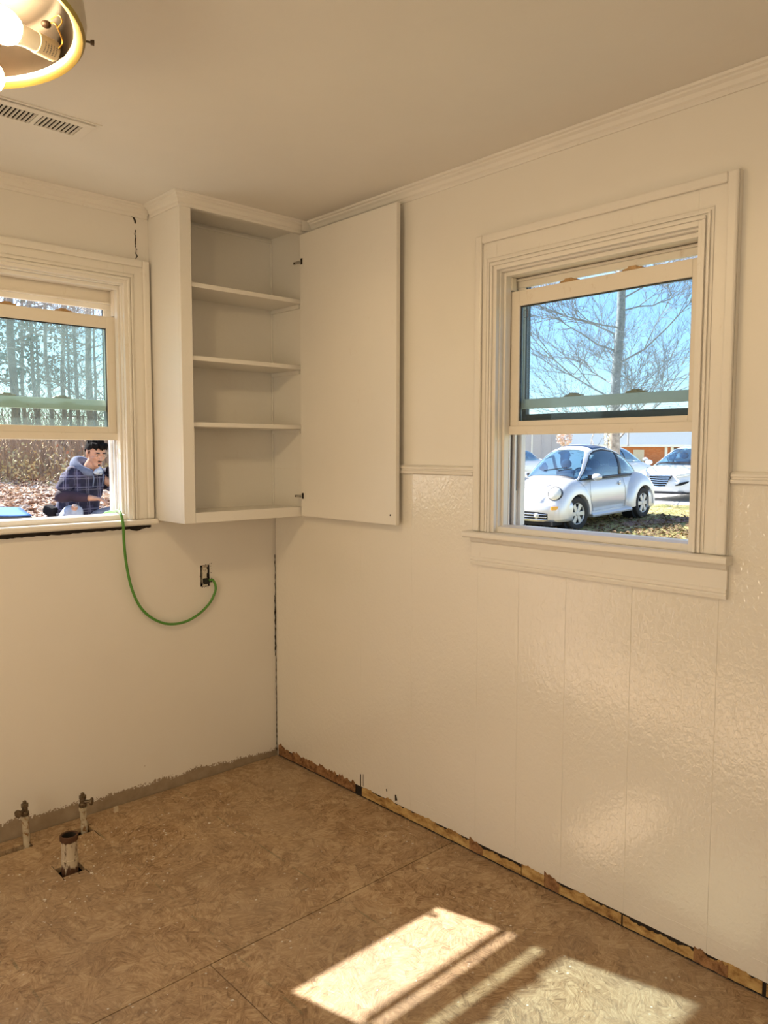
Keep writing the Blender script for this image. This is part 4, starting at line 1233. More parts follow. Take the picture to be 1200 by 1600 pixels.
def cabin(root, spec, paint_):
    """glass dome, then painted roof and pillars standing just proud of it"""
    gt, gw, zb = spec['roof'], spec['gw'], spec['belt']
    xa, xb = spec['gx']
    def S(X, th, off=0.0):
        zt = lerpP(gt, X) - lerpP(zb, X); wb_ = lerpP(gw, X)
        c, s_ = math.cos(th), math.sin(th)
        y = wb_ * (abs(c) ** 0.55) * (1 if c > 0 else -1) * (1 - 0.16 * s_)
        z = lerpP(zb, X) + zt * (abs(s_) ** 0.72)
        n = Vector((0, c, s_ + 0.05)).normalized() * off
        return Vector((X, y + n.y, z + n.z))
    n = 30
    rows_ = [[S(xa + (xb - xa) * i / n, PI * k / 20) for k in range(21)] for i in range(n + 1)]
    MB().grid(rows_).build('window_glass', M_cglass, root, smooth=True, local=True)
    def patch(nm, mat, f, n1, n2, off=0.010, thick=0.008):
        rw = [[f(i / n1, j / n2) for j in range(n2 + 1)] for i in range(n1 + 1)]
        return MB().grid([[S(X, th, off) for (X, th) in r_] for r_ in rw]).build(nm, mat, root, smooth=True, local=True, solid=thick)
    return S, patch

def th_at(spec, X, z):
    """angle on the cabin surface where it reaches height z at station X"""
    zb = lerpP(spec['belt'], X); zt = lerpP(spec['roof'], X) - zb
    q = max(0.0, min(1.0, (z - zb) / max(zt, 1e-3)))
    return math.asin(min(1.0, q ** (1 / 0.72)))

# ---- the rounded silver coupe
BF, BR = Vector((10.555, 5.262, 0.0)), Vector((13.176, 5.257, 0.107))
hd = math.atan2(BF.y - BR.y, BF.x - BR.x)
fwd = Vector((math.cos(hd), math.sin(hd), 0)); lft = Vector((-fwd.y, fwd.x, 0))
org = (BF + BR) / 2 - lft * 0.80
org = org - fwd * 0.0
bc = empty('rounded_coupe', (org.x, org.y, 0.052), hd, label='silver rounded two-door coupe parked nearest on the lawn', cat='car')
bc.rotation_euler = (0, math.asin((BR.z - BF.z) / 2.47), hd)
SP = dict(front=1.93, rear=-1.93,
          top=[(-1.93, 0.50), (-1.85, 0.72), (-1.6, 0.90), (-1.2, 0.985), (0, 0.985), (0.80, 1.000), (1.15, 0.955), (1.45, 0.875), (1.68, 0.775), (1.84, 0.63), (1.93, 0.48)],
          wid=[(-1.93, 0.40), (-1.75, 0.58), (-1.4, 0.68), (-0.8, 0.745), (0.7, 0.745), (1.2, 0.66), (1.6, 0.56), (1.82, 0.45), (1.93, 0.34)],
          sill=[(-1.93, 0.30), (-1.5, 0.22), (1.5, 0.22), (1.93, 0.26)],
          roof=[(-1.62, 0.92), (-1.5, 1.05), (-1.2, 1.28), (-0.9, 1.44), (-0.55, 1.545), (-0.2, 1.585), (0.1, 1.570), (0.35, 1.500), (0.6, 1.350), (0.8, 1.170), (0.98, 0.955)],
          belt=[(-1.62, 0.86), (-1.0, 0.925), (0.98, 0.925)], gw=[(-1.62, 0.42), (-1.3, 0.60), (-0.8, 0.70), (0.3, 0.71), (0.7, 0.68), (0.98, 0.60)], gx=(-1.62, 0.98))
surf_car(bc, M_silver, SP)
S, patch = cabin(bc, SP, M_silver)
roofz = lambda X: lerpP(SP['roof'], X)
# roof: everything above the arch line, with windshield and rear window left open
xw, xr = 0.30, -0.98
def arch(X):      # lower edge of the painted roof along the side
    return th_at(SP, X, max(SP['belt'][1][1] + 0.02, roofz(X) - 0.085 - 0.02 * abs(X + 0.2)))
patch('roof', M_silver, lambda u, v: (xr + (xw - xr) * u, arch(xr + (xw - xr) * u) + v * (PI - 2 * arch(xr + (xw - xr) * u))), 24, 20)
# A-pillars and the arch down to the tail on both sides
for sg in (0, 1):
    mir = (lambda th: PI - th) if sg else (lambda th: th)
    patch('pillar', M_silver, lambda u, v: (xw - 0.02 + (0.97 - xw) * u, mir(arch(xw + (0.95 - xw) * u) * (1 - u * 0.6) + v * (0.26 - 0.10 * u))), 12, 4)
    def tail(u, v):
        X = xr + 0.02 + (-1.60 - xr) * u
        a = arch(X) * (1 - u * 0.85)
        return (X, mir(a + v * (0.55 - 0.1 * u)))
    patch('pillar', M_silver, tail, 12, 5)
    # black door-frame line and the pillar between door and rear window
    def lowarch(X): return arch(X) if xr <= X <= xw else (arch(X) * (1 - (X - xw) / (0.95 - xw) * 0.6) if X > xw else arch(X) * (1 - (xr - X) / (xr + 1.60) * 0.85))
    patch('window_seal', M_trimb, lambda u, v: (0.86 - 2.22 * u, mir(max(0.02, lowarch(0.86 - 2.22 * u) - 0.01 - v * 0.075))), 30, 2, 0.004, 0.004)
    patch('window_seal', M_trimb, lambda u, v: (0.86 - 2.22 * u, mir(0.0 + v * 0.03)), 24, 1, 0.006, 0.006)
    patch('door_pillar', M_trimb, lambda u, v: (-0.44 - 0.10 * u - 0.14 * v, mir(v * (lowarch(-0.55) - 0.02))), 3, 8, 0.006, 0.006)
patch('rear_deck', M_silver, lambda u, v: (-1.40 - 0.21 * u, 0.10 + v * (PI - 0.20)), 4, 16)
patch('cowl', M_trimb, lambda u, v: (0.93 + 0.045 * u, 0.12 + v * (PI - 0.24)), 4, 16)
patch('roof_front_edge', M_silver, lambda u, v: (xw - 0.01 + 0.03 * u, 0.75 + v * (PI - 1.5)), 2, 14)
patch('sunroof', plain('dark_sunroof_glass', (0.02, 0.05, 0.12), 0.05, coat=1), lambda u, v: (-0.50 + 0.62 * u, 1.02 + v * (PI - 2.04)), 8, 10, 0.016, 0.006)
MB().tube([(-0.75, 0.0, 1.50), (-0.98, 0.0, 1.71)], [0.006, 0.002], 6).build('antenna', M_trimb, bc, local=True)

# separate round fenders
def fender(nm, cx, rf, rr_, rt_, sg, yi, yo):
    rows_ = []
    n1, n2 = 30, 10
    for i in range(n1 + 1):
        ph = R(-8) + (PI + R(16)) * i / n1
        ro = math.hypot(math.cos(ph) * (rf if math.cos(ph) > 0 else rr_), math.sin(ph) * rt_)
        row = []
        for j in range(n2 + 1):
            a = (PI / 2) * j / n2
            ri = 0.365
            rad = ri + (ro - ri) * math.sin(a) ** 0.8
            y = yi + (yo - yi) * math.cos(a) ** 0.7
            row.append((cx + rad * math.cos(ph), sg * y, max(0.17, 0.33 + rad * math.sin(ph))))
        row.append((cx + ro * 0.84 * math.cos(ph), sg * (yi - 0.05), max(0.17, 0.33 + ro * 0.84 * math.sin(ph))))
        # inner return lip
        row.insert(0, (cx + 0.360 * math.cos(ph), sg * (yo - 0.12), max(0.17, 0.33 + 0.360 * math.sin(ph))))
        rows_.append(row)
    return MB().grid(rows_).build(nm, M_silver, bc, smooth=60, local=True)
for sg in (1, -1):
    fender('front_fender', 1.235, 0.62, 0.58, 0.665, sg, 0.50, 0.865)
    fender('rear_fender', -1.235, 0.58, 0.60, 0.65, sg, 0.50, 0.860)
    MB().lathe([(0.0, 0), (0.385, 0), (0.385, 0.25), (0, 0.25)], 28, Matrix.Translation((1.235, sg * 0.50, 0.33)) @ Matrix.Rotation(-PI / 2 * sg, 4, 'X')).build('wheel_well', M_hole, bc, local=True)
    MB().lathe([(0.0, 0), (0.385, 0), (0.385, 0.25), (0, 0.25)], 28, Matrix.Translation((-1.235, sg * 0.50, 0.33)) @ Matrix.Rotation(-PI / 2 * sg, 4, 'X')).build('wheel_well', M_hole, bc, local=True)
    wheel(bc, 1.235, sg * 0.835, 0.318, sg, R(-6))
    wheel(bc, -1.235, sg * 0.835, 0.318, sg)
    # running board
    MB().prism([(0.70, 0.19), (0.84, 0.20), (0.85, 0.24), (0.82, 0.275), (0.74, 0.30), (0.70, 0.30)], lambda y, z: (0.72, sg * y, z), lambda y, z: (-0.76, sg * y, z)).build('running_board', M_silver, bc, local=True, bevel=0.01)
    # headlamp bowl in the fender nose
    hq = Matrix.Translation((1.725, sg * 0.655, 0.735)) @ Matrix.Scale(1.15, 4) @ (Vector((1.0, sg * 0.22, 0.46)).to_track_quat('Z', 'Y').to_matrix().to_4x4())
    hl = MB().lathe([(0.0, 0.058), (0.05, 0.052), (0.09, 0.034), (0.115, 0.008), (0.117, -0.06)], 28, hq).build('headlamp', M_lens, bc, smooth=True, local=True, label='round clear headlamp')
    MB().lathe([(0.115, 0.006), (0.117, 0.012), (0.124, 0.008), (0.126, -0.06)], 28, hq).build('lamp_ring', M_trimb, hl, smooth=True, local=True)
    # turn signal
    MB().box(-0.10, 0.10, -0.035, 0.035, -0.012, 0.020, F=lambda a, b, c: tuple(Matrix.Translation((1.800, sg * 0.730, 0.470)) @ Matrix.Rotation(sg * R(50), 4, 'Z') @ Vector((c, a, b)))).build('turn_signal', M_amber, bc, bevel=0.01, local=True)
    # door mirror
    MB().ell((0.62, sg * 0.86, 0.985), (0.075, 0.115, 0.070), 16, 10).build('door_mirror', M_silver, bc, smooth=True, local=True)
    MB().prism([(0.68, 0.945), (0.50, 0.945), (0.70, 1.03)], lambda a, b: (a, sg * 0.70, b), lambda a, b: (a - 0.02, sg * 0.78, b)).build('mirror_foot', M_trimb, bc, local=True)
    # door shut lines and handle
    yy = lambda z: 0.747 + (0.004 if z < 0.8 else -0.012)
    MB().tube([(0.66, sg * 0.735, 0.92), (0.67, sg * 0.752, 0.70), (0.62, sg * 0.752, 0.45), (0.56, sg * 0.745, 0.29)], 0.003, 4).build('door_gap', M_trimb, bc, local=True)
    MB().tube([(-0.56, sg * 0.722, 0.92), (-0.64, sg * 0.748, 0.70), (-0.66, sg * 0.75, 0.5), (-0.60, sg * 0.745, 0.29)], 0.003, 4).build('door_gap', M_trimb, bc, local=True)
    hd_ = MB().lathe([(0.0, 0.0), (0.045, 0.0), (0.045, 0.006), (0.0, 0.008)], 16, Matrix.Translation((-0.44, sg * 0.738, 0.80)) @ Matrix.Rotation(-PI / 2 * sg, 4, 'X'))
    hd_.tube([(-0.50, sg * 0.758, 0.80), (-0.38, sg * 0.758, 0.80)], 0.012, 6).build('door_handle', M_silver, bc, smooth=30, local=True)
# front bumper wrapping round the nose
def bumper(x_f, sgn):
    rows_ = []
    for i in range(25):
        a = -PI / 2 + PI * i / 24
        cx_, cy_ = 1.42 * sgn, 0.0
        ex, ey = (x_f - 1.42), 0.85
        px_, py_ = ex * abs(math.cos(a)) ** 0.62, ey * abs(math.sin(a)) ** 0.62 * (1 if math.sin(a) > 0 else -1)
        prof_ = [(0.88, 0.20), (0.975, 0.215), (1.0, 0.27), (1.0, 0.42), (0.985, 0.50), (0.93, 0.545), (0.84, 0.56)]
        rows_.append([(sgn * (1.42 + px_ * s_), py_ * (0.72 + 0.28 * s_), z) for (s_, z) in prof_])
    return MB().grid(rows_).build('bumper', M_silver, bc, smooth=60, local=True)
bumper(1.95, 1); bumper(1.98, -1)
def nose(y, off=0.0):   # X of the bumper front at half-width y
    s_ = min(0.999, abs(y) / 0.85); sa = s_ ** (1 / 0.62); ca = math.sqrt(max(0, 1 - sa * sa))
    return 1.42 + (1.95 - 1.42) * ca ** 0.62 + off
gr = MB().grid([[(nose(y, 0.005), y, z) for z in (0.245, 0.30, 0.355, 0.395 - 0.03 * max(0, abs(y) - 0.4) / 0.2)] for y in [(-0.60 + 1.20 * k / 20) for k in range(21)]]).build('grille', M_hole, bc, local=True, solid=0.004)
for z in (0.300, 0.350, 0.252):
    MB().tube([(nose(y, 0.014), y, z) for y in [(-0.59 + 1.18 * k / 20) for k in range(21)]], 0.011, 6).build('grille_bar', M_chrome, gr, smooth=True, local=True)
for y in (-0.38, 0.38):
    MB().lathe([(0.0, 0.02), (0.034, 0.016), (0.040, 0.0), (0.052, 0.004), (0.054, -0.02)], 18, Matrix.Translation((nose(y, 0.012), y, 0.325)) @ Matrix.Rotation(PI / 2, 4, 'Y')).build('fog_lamp', M_lens, gr, smooth=True, local=True, label='small round fog lamp in the lower grille')
MB().box(1.50, 1.90, -0.72, 0.72, 0.14, 0.215).build('underside', M_hole, bc, local=True)
# bonnet edge line
bl = []
for k in range(41):
    s_ = -1 + 2 * k / 40
    X = 1.60 - 0.74 * abs(s_) ** 2.2; y = 0.60 * math.copysign(abs(s_) ** 0.75, s_)
    zt_ = lerpP(SP['top'], X); wb_ = lerpP(SP['wid'], X); f_ = abs(y) / wb_
    z = interp(f_, [(0, zt_ + 0.002), (0.3, zt_), (0.62, zt_ - 0.012), (0.86, zt_ - 0.045 * (zt_ - 0.22) / 0.6), (0.95, 0.22 + (zt_ - 0.22) * 0.86), (1.0, 0.6)])
    bl.append((X, y, z + 0.0015))
MB().tube(bl, 0.0035, 4).build('bonnet_gap', M_trimb, bc, local=True)
# seats, wheel and dash seen through the glass
def cabin_inside(root, xs, zb_):
    for X in xs:
        for y in (-0.34, 0.34):
            s_ = MB().box(X - 0.07, X + 0.07, y - 0.22, y + 0.22, zb_ - 0.35, zb_ + 0.14).build('seat_back', M_seat, root, bevel=0.05, local=True)
            MB().ell((X - 0.02, y, zb_ + 0.26), (0.05, 0.13, 0.10)).build('headrest', M_seat, s_, smooth=True, local=True)
cabin_inside(bc, (-0.10, -0.85), 0.93)
MB().box(0.45, 0.90, -0.60, 0.60, 0.86, 0.950).build('dashboard', M_trimb, bc, bevel=0.03, local=True)
st = [(0.36 + 0.05 * math.sin(2 * PI * k / 20), 0.34 + 0.18 * math.cos(2 * PI * k / 20), 0.98 + 0.16 * math.sin(2 * PI * k / 20)) for k in range(21)]
MB().tube(st, 0.014, 6).tube([(0.36, 0.34, 0.98), (0.6, 0.34, 0.9)], 0.03, 6).build('steering_wheel', M_trimb, bc, local=True)
for y0 in (-0.35, 0.15):
    MB().tube([tuple(S(0.86, PI / 2 - 0.5 * y0, 0.014)), tuple(S(0.80, PI / 2 - 0.5 * y0 - 0.5, 0.016))], 0.010, 5).build('wiper', M_trimb, bc, local=True)

# ---- ordinary saloons
def saloon(px, D, heading, lab, detail=True, zoff=0.0, name='saloon_car', spokes=5):
    x_, y_ = at(px, D)
    rt_ = empty(name, (x_, y_, gnd(x_, y_) + zoff + 0.012), heading, label=lab, cat='car')
    sp_ = dict(front=2.25, rear=-2.20,
               top=[(-2.2, 0.75), (-2.1, 0.98), (-1.8, 1.02), (-1.2, 0.98), (0.7, 0.96), (1.1, 0.94), (1.6, 0.86), (1.95, 0.78), (2.15, 0.68), (2.25, 0.52)],
               wid=[(-2.2, 0.62), (-2.0, 0.80), (-1.4, 0.87), (1.4, 0.87), (1.8, 0.84), (2.05, 0.74), (2.25, 0.52)],
               sill=[(-2.2, 0.32), (-1.8, 0.20), (1.8, 0.20), (2.25, 0.24)],
               roof=[(-1.95, 0.97), (-1.6, 1.14), (-1.2, 1.33), (-0.7, 1.44), (-0.2, 1.47), (0.2, 1.42), (0.6, 1.26), (0.95, 1.08), (1.15, 0.95)],
               belt=[(-1.95, 0.92), (1.15, 0.90)], gw=[(-1.95, 0.60), (-1.2, 0.76), (0.3, 0.78), (1.15, 0.70)], gx=(-1.95, 1.15))
    surf_car(rt_, M_whitecar, sp_)
    S_, patch_ = cabin(rt_, sp_, M_whitecar)
    rz_ = lambda X: lerpP(sp_['roof'], X)
    ar = lambda X: th_at(sp_, X, max(0.95, rz_(X) - 0.07))
    patch_('roof', M_whitecar, lambda u, v: (-1.30 + 1.55 * u, ar(-1.30 + 1.55 * u) + v * (PI - 2 * ar(-1.30 + 1.55 * u))), 18, 14)
    for sg in (0, 1):
        mir = (lambda th: PI - th) if sg else (lambda th: th)
        patch_('pillar', M_whitecar, lambda u, v: (0.23 + 0.90 * u, mir(ar(0.23 + 0.85 * u) * (1 - 0.5 * u) + v * (0.20 - 0.06 * u))), 10, 3)
        patch_('pillar', M_whitecar, lambda u, v: (-1.28 - 0.62 * u, mir(ar(-1.28 - 0.5 * u) * (1 - u * 0.8) + v * 0.40)), 8, 3)
        patch_('door_pillar', M_trimb, lambda u, v: (-0.36 - 0.08 * u, mir(v * ar(-0.36))), 2, 6, 0.006, 0.006)
    patch_('cowl', M_trimb, lambda u, v: (1.05 + 0.08 * u, 0.10 + v * (PI - 0.20)), 2, 12)
    for sg in (1, -1):
        for X in (1.35, -1.35):
            MB().lathe([(0.0, 0.0), (0.37, 0.0), (0.37, 0.20), (0.0, 0.20)], 24, Matrix.Translation((X, sg * 0.68, 0.33)) @ Matrix.Rotation(-PI / 2 * sg, 4, 'X')).build('wheel_well', M_hole, rt_, local=True)
            wheel(rt_, X, sg * 0.885, 0.320, sg, 0, spokes)
        MB().ell((0.80, sg * 0.98, 1.00), (0.06, 0.11, 0.07), 14, 8).build('door_mirror', M_whitecar, rt_, smooth=True, local=True)
        # swept headlamp
        hp = [(0.36, 0.655), (0.50, 0.70), (0.70, 0.735), (0.83, 0.745), (0.80, 0.69), (0.66, 0.655), (0.50, 0.635)]
        def fx(y, z): return 2.30 - 0.62 * max(0, (y - 0.45)) ** 1.15 - 0.10 * max(0, z - 0.55) / 0.2 + 0.0
        MB().prism(hp, lambda y, z: (fx(y, z) - 0.16, sg * y, z), lambda y, z: (fx(y, z) - 0.015, sg * y, z)).build('headlamp', M_lens, rt_, local=True, bevel=0.006)
        fp = [(0.42, 0.395), (0.56, 0.405), (0.70, 0.475), (0.72, 0.52), (0.58, 0.49)]
        MB().prism(fp, lambda y, z: (fx(y, z) - 0.2, sg * y, z), lambda y, z: (fx(y, z) + 0.004, sg * y, z)).build('air_slot', M_hole, rt_, local=True)
    gp = [(-0.30, 0.665), (0.30, 0.665), (0.26, 0.56), (0.14, 0.37), (-0.14, 0.37), (-0.26, 0.56)]
    gg = MB().prism(gp, lambda y, z: (2.10, y, z), lambda y, z: (2.285 - 0.10 * max(0, z - 0.52), y, z)).build('grille', M_hole, rt_, local=True)
    for z in (0.655, 0.60, 0.545, 0.49, 0.43, 0.375):
        hw_ = interp(z, [(0.37, 0.15), (0.56, 0.26), (0.665, 0.30)])
        MB().tube([(2.288 - 0.10 * max(0, z - 0.52), -hw_, z), (2.30 - 0.10 * max(0, z - 0.52), 0, z - 0.008), (2.288 - 0.10 * max(0, z - 0.52), hw_, z)], 0.010, 5).build('grille_bar', M_chrome, gg, local=True)
    MB().box(2.02, 2.25, -0.62, 0.62, 0.17, 0.24).build('chin', M_trimb, rt_, local=True, bevel=0.01)
    cabin_inside(rt_, (-0.15, -0.95), 0.93)
    MB().box(0.65, 1.08, -0.66, 0.66, 0.84, 0.93).build('dashboard', M_trimb, rt_, bevel=0.03, local=True)
    return rt_
# centre of the car lies behind its nose
saloon(1084, 22.4, R(184), 'white saloon with chrome-barred grille at the right behind the coupe')
saloon(954, 28.5, R(4), 'white saloon facing right, half hidden behind the coupe', spokes=7)
saloon(786, 31, R(184), 'white car whose roof shows at the left behind the coupe', spokes=8)
# ------------------------------------------------------------------ the crouching man
vdir = Vector((ray(140, 706).x, ray(140, 706).y, 0)).normalized()
rdir = Vector((vdir.y, -vdir.x, 0))
def local_to(px, D): return CAM + ray(px, 706) * D
mp = local_to(130, 6.85)
gz = 0.565
face = (rdir * 0.74 - vdir * 0.67).normalized()
man = empty('person', (mp.x, mp.y, gz), math.atan2(face.y, face.x), label='crouching dark-haired man in dark plaid hooded jacket and ripped jeans, looking down', cat='person')
M_skin = Mat('warm_skin').set(0.5, 0, 0.4); M_skin.b.inputs['Subsurface Weight'].default_value = 0.15; M_skin.b.inputs['Subsurface Radius'].default_value = (0.02, 0.008, 0.004)
M_skin.col(M_skin.ramp(M_skin.noise(M_skin.obj(), 20, 3), [(0.3, (0.46, 0.24, 0.155)), (0.7, (0.52, 0.29, 0.19))])); M_skin = M_skin.m
M_hair = plain('black_hair', (0.009, 0.007, 0.006), 0.9, spec=0.1, var=0.4, scale=80, bump=0.7, bscale=120)
M_feat = plain('dark_facial_hair', (0.03, 0.015, 0.010), 0.6)
M_lip = plain('lip', (0.34, 0.12, 0.09), 0.5)
M_eye = plain('eye_white', (0.55, 0.5, 0.46), 0.3)
def plaid():
    m = Mat('dark_plaid_flannel').set(0.85, 0, 0.3)
    c = m.obj()
    sp = m.new('SeparateXYZ'); m.link(c, sp.inputs[0])
    base = m.ramp(m.noise(c, 7, 3), [(0.35, (0.025, 0.024, 0.055)), (0.65, (0.060, 0.048, 0.10))])
    def lines(src, f, w_, ph=0.0):
        t = m.math('FRACT', m.math('MULTIPLY_ADD', src, f, ph))
        return m.math('LESS_THAN', m.math('ABSOLUTE', m.math('SUBTRACT', t, 0.5)), w_)
    sumxy = m.math('ADD', sp.outputs['X'], m.math('MULTIPLY', sp.outputs['Y'], 0.8))
    k = m.math('MAXIMUM', lines(sumxy, 9.0, 0.05), lines(sp.outputs['Z'], 10.0, 0.06, 0.3))
    k2 = m.math('MAXIMUM', lines(sumxy, 9.0, 0.03, 0.18), lines(sp.outputs['Z'], 10.0, 0.035, 0.52))
    w2 = m.math('MAXIMUM', lines(sumxy, 9.0, 0.18, 0.5), lines(sp.outputs['Z'], 10.0, 0.16, 0.8))
    a = m.mix(m.math('MULTIPLY', w2, 0.55), base, (0.010, 0.010, 0.018))
    a = m.mix(m.math('MULTIPLY', k, 0.40), a, (0.26, 0.25, 0.36))
    a = m.mix(m.math('MULTIPLY', k2, 0.3), a, (0.32, 0.30, 0.36))
    m.col(a); m.bump(m.noise(c, 16, 4), 0.5, 0.02)
    return m.m
M_plaid = plaid()
M_hoodm = plain('grey_blue_fleece', (0.13, 0.15, 0.22), 0.95, var=0.2, scale=20, bump=0.4, bscale=60)
M_sleeve = plain('dark_plum_sleeve', (0.035, 0.018, 0.032), 0.9, var=0.3, scale=9, bump=0.4, bscale=25)
M_jean = plain('washed_denim', (0.36, 0.40, 0.50), 0.9, var=0.3, scale=9, bump=0.4, bscale=40)
M_boot = plain('dark_boot', (0.012, 0.010, 0.012), 0.9, spec=0.2)
M_mask = plain('pale_dust_mask', (0.50, 0.54, 0.60), 0.6)

def skin(name, joints, bones, mat, parent, subd=2, root=0):
    """joints: {name:(pos, radius)}; one skinned surface grown from a skeleton"""
    names = list(joints)
    me = bpy.data.meshes.new(name)
    me.from_pydata([joints[n][0] for n in names], [(names.index(a), names.index(b)) for a, b in bones], [])
    o = bpy.data.objects.new(name, me); COL.objects.link(o)
    md = o.modifiers.new('skin', 'SKIN')
    for i, n in enumerate(names):
        r_ = joints[n][1]
        r_ = r_ if isinstance(r_, tuple) else (r_, r_)
        sv = me.skin_vertices[0].data[i]; sv.radius = r_; sv.use_root = (i == root)
    md.use_smooth_shade = True
    sb = o.modifiers.new('sub', 'SUBSURF'); sb.levels = subd; sb.render_levels = subd
    bpy.context.view_layer.update()
    ev = o.evaluated_get(bpy.context.evaluated_depsgraph_get())
    me2 = bpy.data.meshes.new_from_object(ev)
    me2.name = name
    o.modifiers.clear(); o.data = me2
    me2.materials.clear(); me2.materials.append(mat)
    for p in me2.polygons: p.use_smooth = True
    if parent: o.parent = parent
    return o

# joint positions (x forward, y left, z up)
J = dict(pelvis=(-0.14, 0.0, 0.30), waist=(-0.11, 0.0, 0.42), belly=(-0.06, 0.0, 0.52), chest=(0.00, 0.0, 0.65), neckb=(0.065, 0.0, 0.775), neckt=(0.125, 0.0, 0.855),
         shR=(0.015, -0.155, 0.710), shL=(0.045, 0.155, 0.710), elR=(0.00, -0.300, 0.555), elL=(0.20, 0.27, 0.55), wrR=(0.245, -0.200, 0.535), wrL=(0.37, 0.10, 0.49), haR=(0.31, -0.15, 0.525), haL=(0.43, 0.04, 0.48),
         hipR=(-0.12, -0.10, 0.27), hipL=(-0.12, 0.10, 0.27), knR=(0.15, -0.290, 0.435), knL=(0.29, 0.20, 0.40), anR=(0.06, -0.19, 0.10), anL=(0.10, 0.17, 0.10), toR=(0.24, -0.215, 0.035), toL=(0.29, 0.19, 0.035), heR=(0.02, -0.18, 0.05), heL=(0.06, 0.16, 0.05))
rad = dict(pelvis=0.13, waist=0.115, belly=0.115, chest=(0.14, 0.11), neckb=0.06, neckt=0.05, shR=0.06, shL=0.06, elR=0.040, elL=0.040, wrR=0.027, wrL=0.027, haR=0.030, haL=0.030,
           hipR=0.085, hipL=0.085, knR=0.055, knL=0.055, anR=0.036, anL=0.036, toR=0.028, toL=0.028, heR=0.03, heL=0.03)
bones = [('pelvis', 'waist'), ('waist', 'belly'), ('belly', 'chest'), ('chest', 'neckb'), ('neckb', 'neckt'), ('chest', 'shR'), ('chest', 'shL'), ('shR', 'elR'), ('shL', 'elL'), ('elR', 'wrR'), ('elL', 'wrL'), ('wrR', 'haR'), ('wrL', 'haL'),
         ('pelvis', 'hipR'), ('pelvis', 'hipL'), ('hipR', 'knR'), ('hipL', 'knL'), ('knR', 'anR'), ('knL', 'anL'), ('anR', 'toR'), ('anL', 'toL'), ('anR', 'heR'), ('anL', 'heL')]
# head: cranium, jaw, brow, nose, ears; hands with five fingers; all fused by a fine remesh
hc = Vector((0.150, -0.01, 0.915))
HM = Matrix.Translation(hc) @ Matrix.Rotation(R(-20), 4, 'Z') @ Matrix.Rotation(R(20), 4, 'Y')
def hp_(x, y, z): return HM @ Vector((x, y, z))
hb = MB()
chains = [(('pelvis', 0.095), ('waist', 0.088), ('belly', 0.088), ('chest', 0.080), ('neckb', 0.052)),
          (('chest', 0.05), ('shR', 0.034), ('elR', 0.030), ('wrR', 0.026)), (('chest', 0.05), ('shL', 0.034), ('elL', 0.030), ('wrL', 0.026)),
          (('pelvis', 0.07), ('hipR', 0.062), ('knR', 0.040), ('anR', 0.030)), (('pelvis', 0.07), ('hipL', 0.062), ('knL', 0.040), ('anL', 0.030)),
          (('heR', 0.026), ('anR', 0.033), ('toR', 0.024)), (('heL', 0.026), ('anL', 0.033), ('toL', 0.024))]
for ch in chains:        # tapered limbs overlapping at the joints, fused below into one skin
    for (a_, ra), (b_, rb_) in zip(ch[:-1], ch[1:]):
        A_, B_ = Vector(J[a_]), Vector(J[b_])
        hb.tube([A_, A_.lerp(B_, 0.35), A_.lerp(B_, 0.7), B_], [ra, ra * 0.75 + rb_ * 0.3, ra * 0.35 + rb_ * 0.68, rb_], 16)
        hb.ell(B_, (rb_ * 1.02,) * 3, 16, 10)
    hb.ell(Vector(J[ch[0][0]]), (ch[0][1],) * 3, 16, 10)
hb.ell((0, 0, 0), (0.096, 0.077, 0.092), 28, 18, HM @ Matrix.Translation((-0.012, 0, 0.028)))
hb.ell((0, 0, 0), (0.070, 0.062, 0.085), 24, 16, HM @ Matrix.Translation((0.018, 0, -0.018)))
hb.ell((0, 0, 0), (0.040, 0.040, 0.032), 20, 12, HM @ Matrix.Translation((0.046, 0, -0.078)))      # chin
hb.ell((0, 0, 0), (0.050, 0.058, 0.028), 20, 12, HM @ Matrix.Translation((0.006, 0, -0.062)))      # jaw
hb.ell((0, 0, 0), (0.022, 0.052, 0.013), 20, 10, HM @ Matrix.Translation((0.068, 0, 0.024)))       # brow
for s_ in (-1, 1):
    hb.ell((0, 0, 0), (0.024, 0.022, 0.020), 14, 10, HM @ Matrix.Translation((0.056, s_ * 0.038, -0.018)))   # cheekbone
    hb.ell((0, 0, 0), (0.017, 0.008, 0.032), 16, 12, HM @ Matrix.Translation((-0.012, s_ * 0.078, -0.006)) @ Matrix.Rotation(R(-12), 4, 'Y') @ Matrix.Rotation(R(18) * s_, 4, 'Z'))
    hb.ell((0, 0, 0), (0.009, 0.009, 0.010), 10, 8, HM @ Matrix.Translation((-0.006, s_ * 0.075, -0.036)))
hb.add([hp_(0.078, -0.010, 0.016), hp_(0.078, 0.010, 0.016), hp_(0.108, -0.013, -0.028), hp_(0.108, 0.013, -0.028), hp_(0.080, -0.019, -0.036), hp_(0.080, 0.019, -0.036), hp_(0.060, 0, 0.02), hp_(0.06, 0, -0.04)],
       [(0, 1, 3, 2), (0, 2, 4), (1, 5, 3), (2, 3, 5, 4), (4, 5, 7), (0, 6, 1), (0, 4, 7, 6), (1, 6, 7, 5)])
hb.ell((0, 0, 0), (0.013, 0.014, 0.011), 12, 8, HM @ Matrix.Translation((0.096, 0, -0.027)))
hb.ell((0, 0, 0), (0.014, 0.024, 0.009), 14, 8, HM @ Matrix.Translation((0.074, 0, -0.052)))
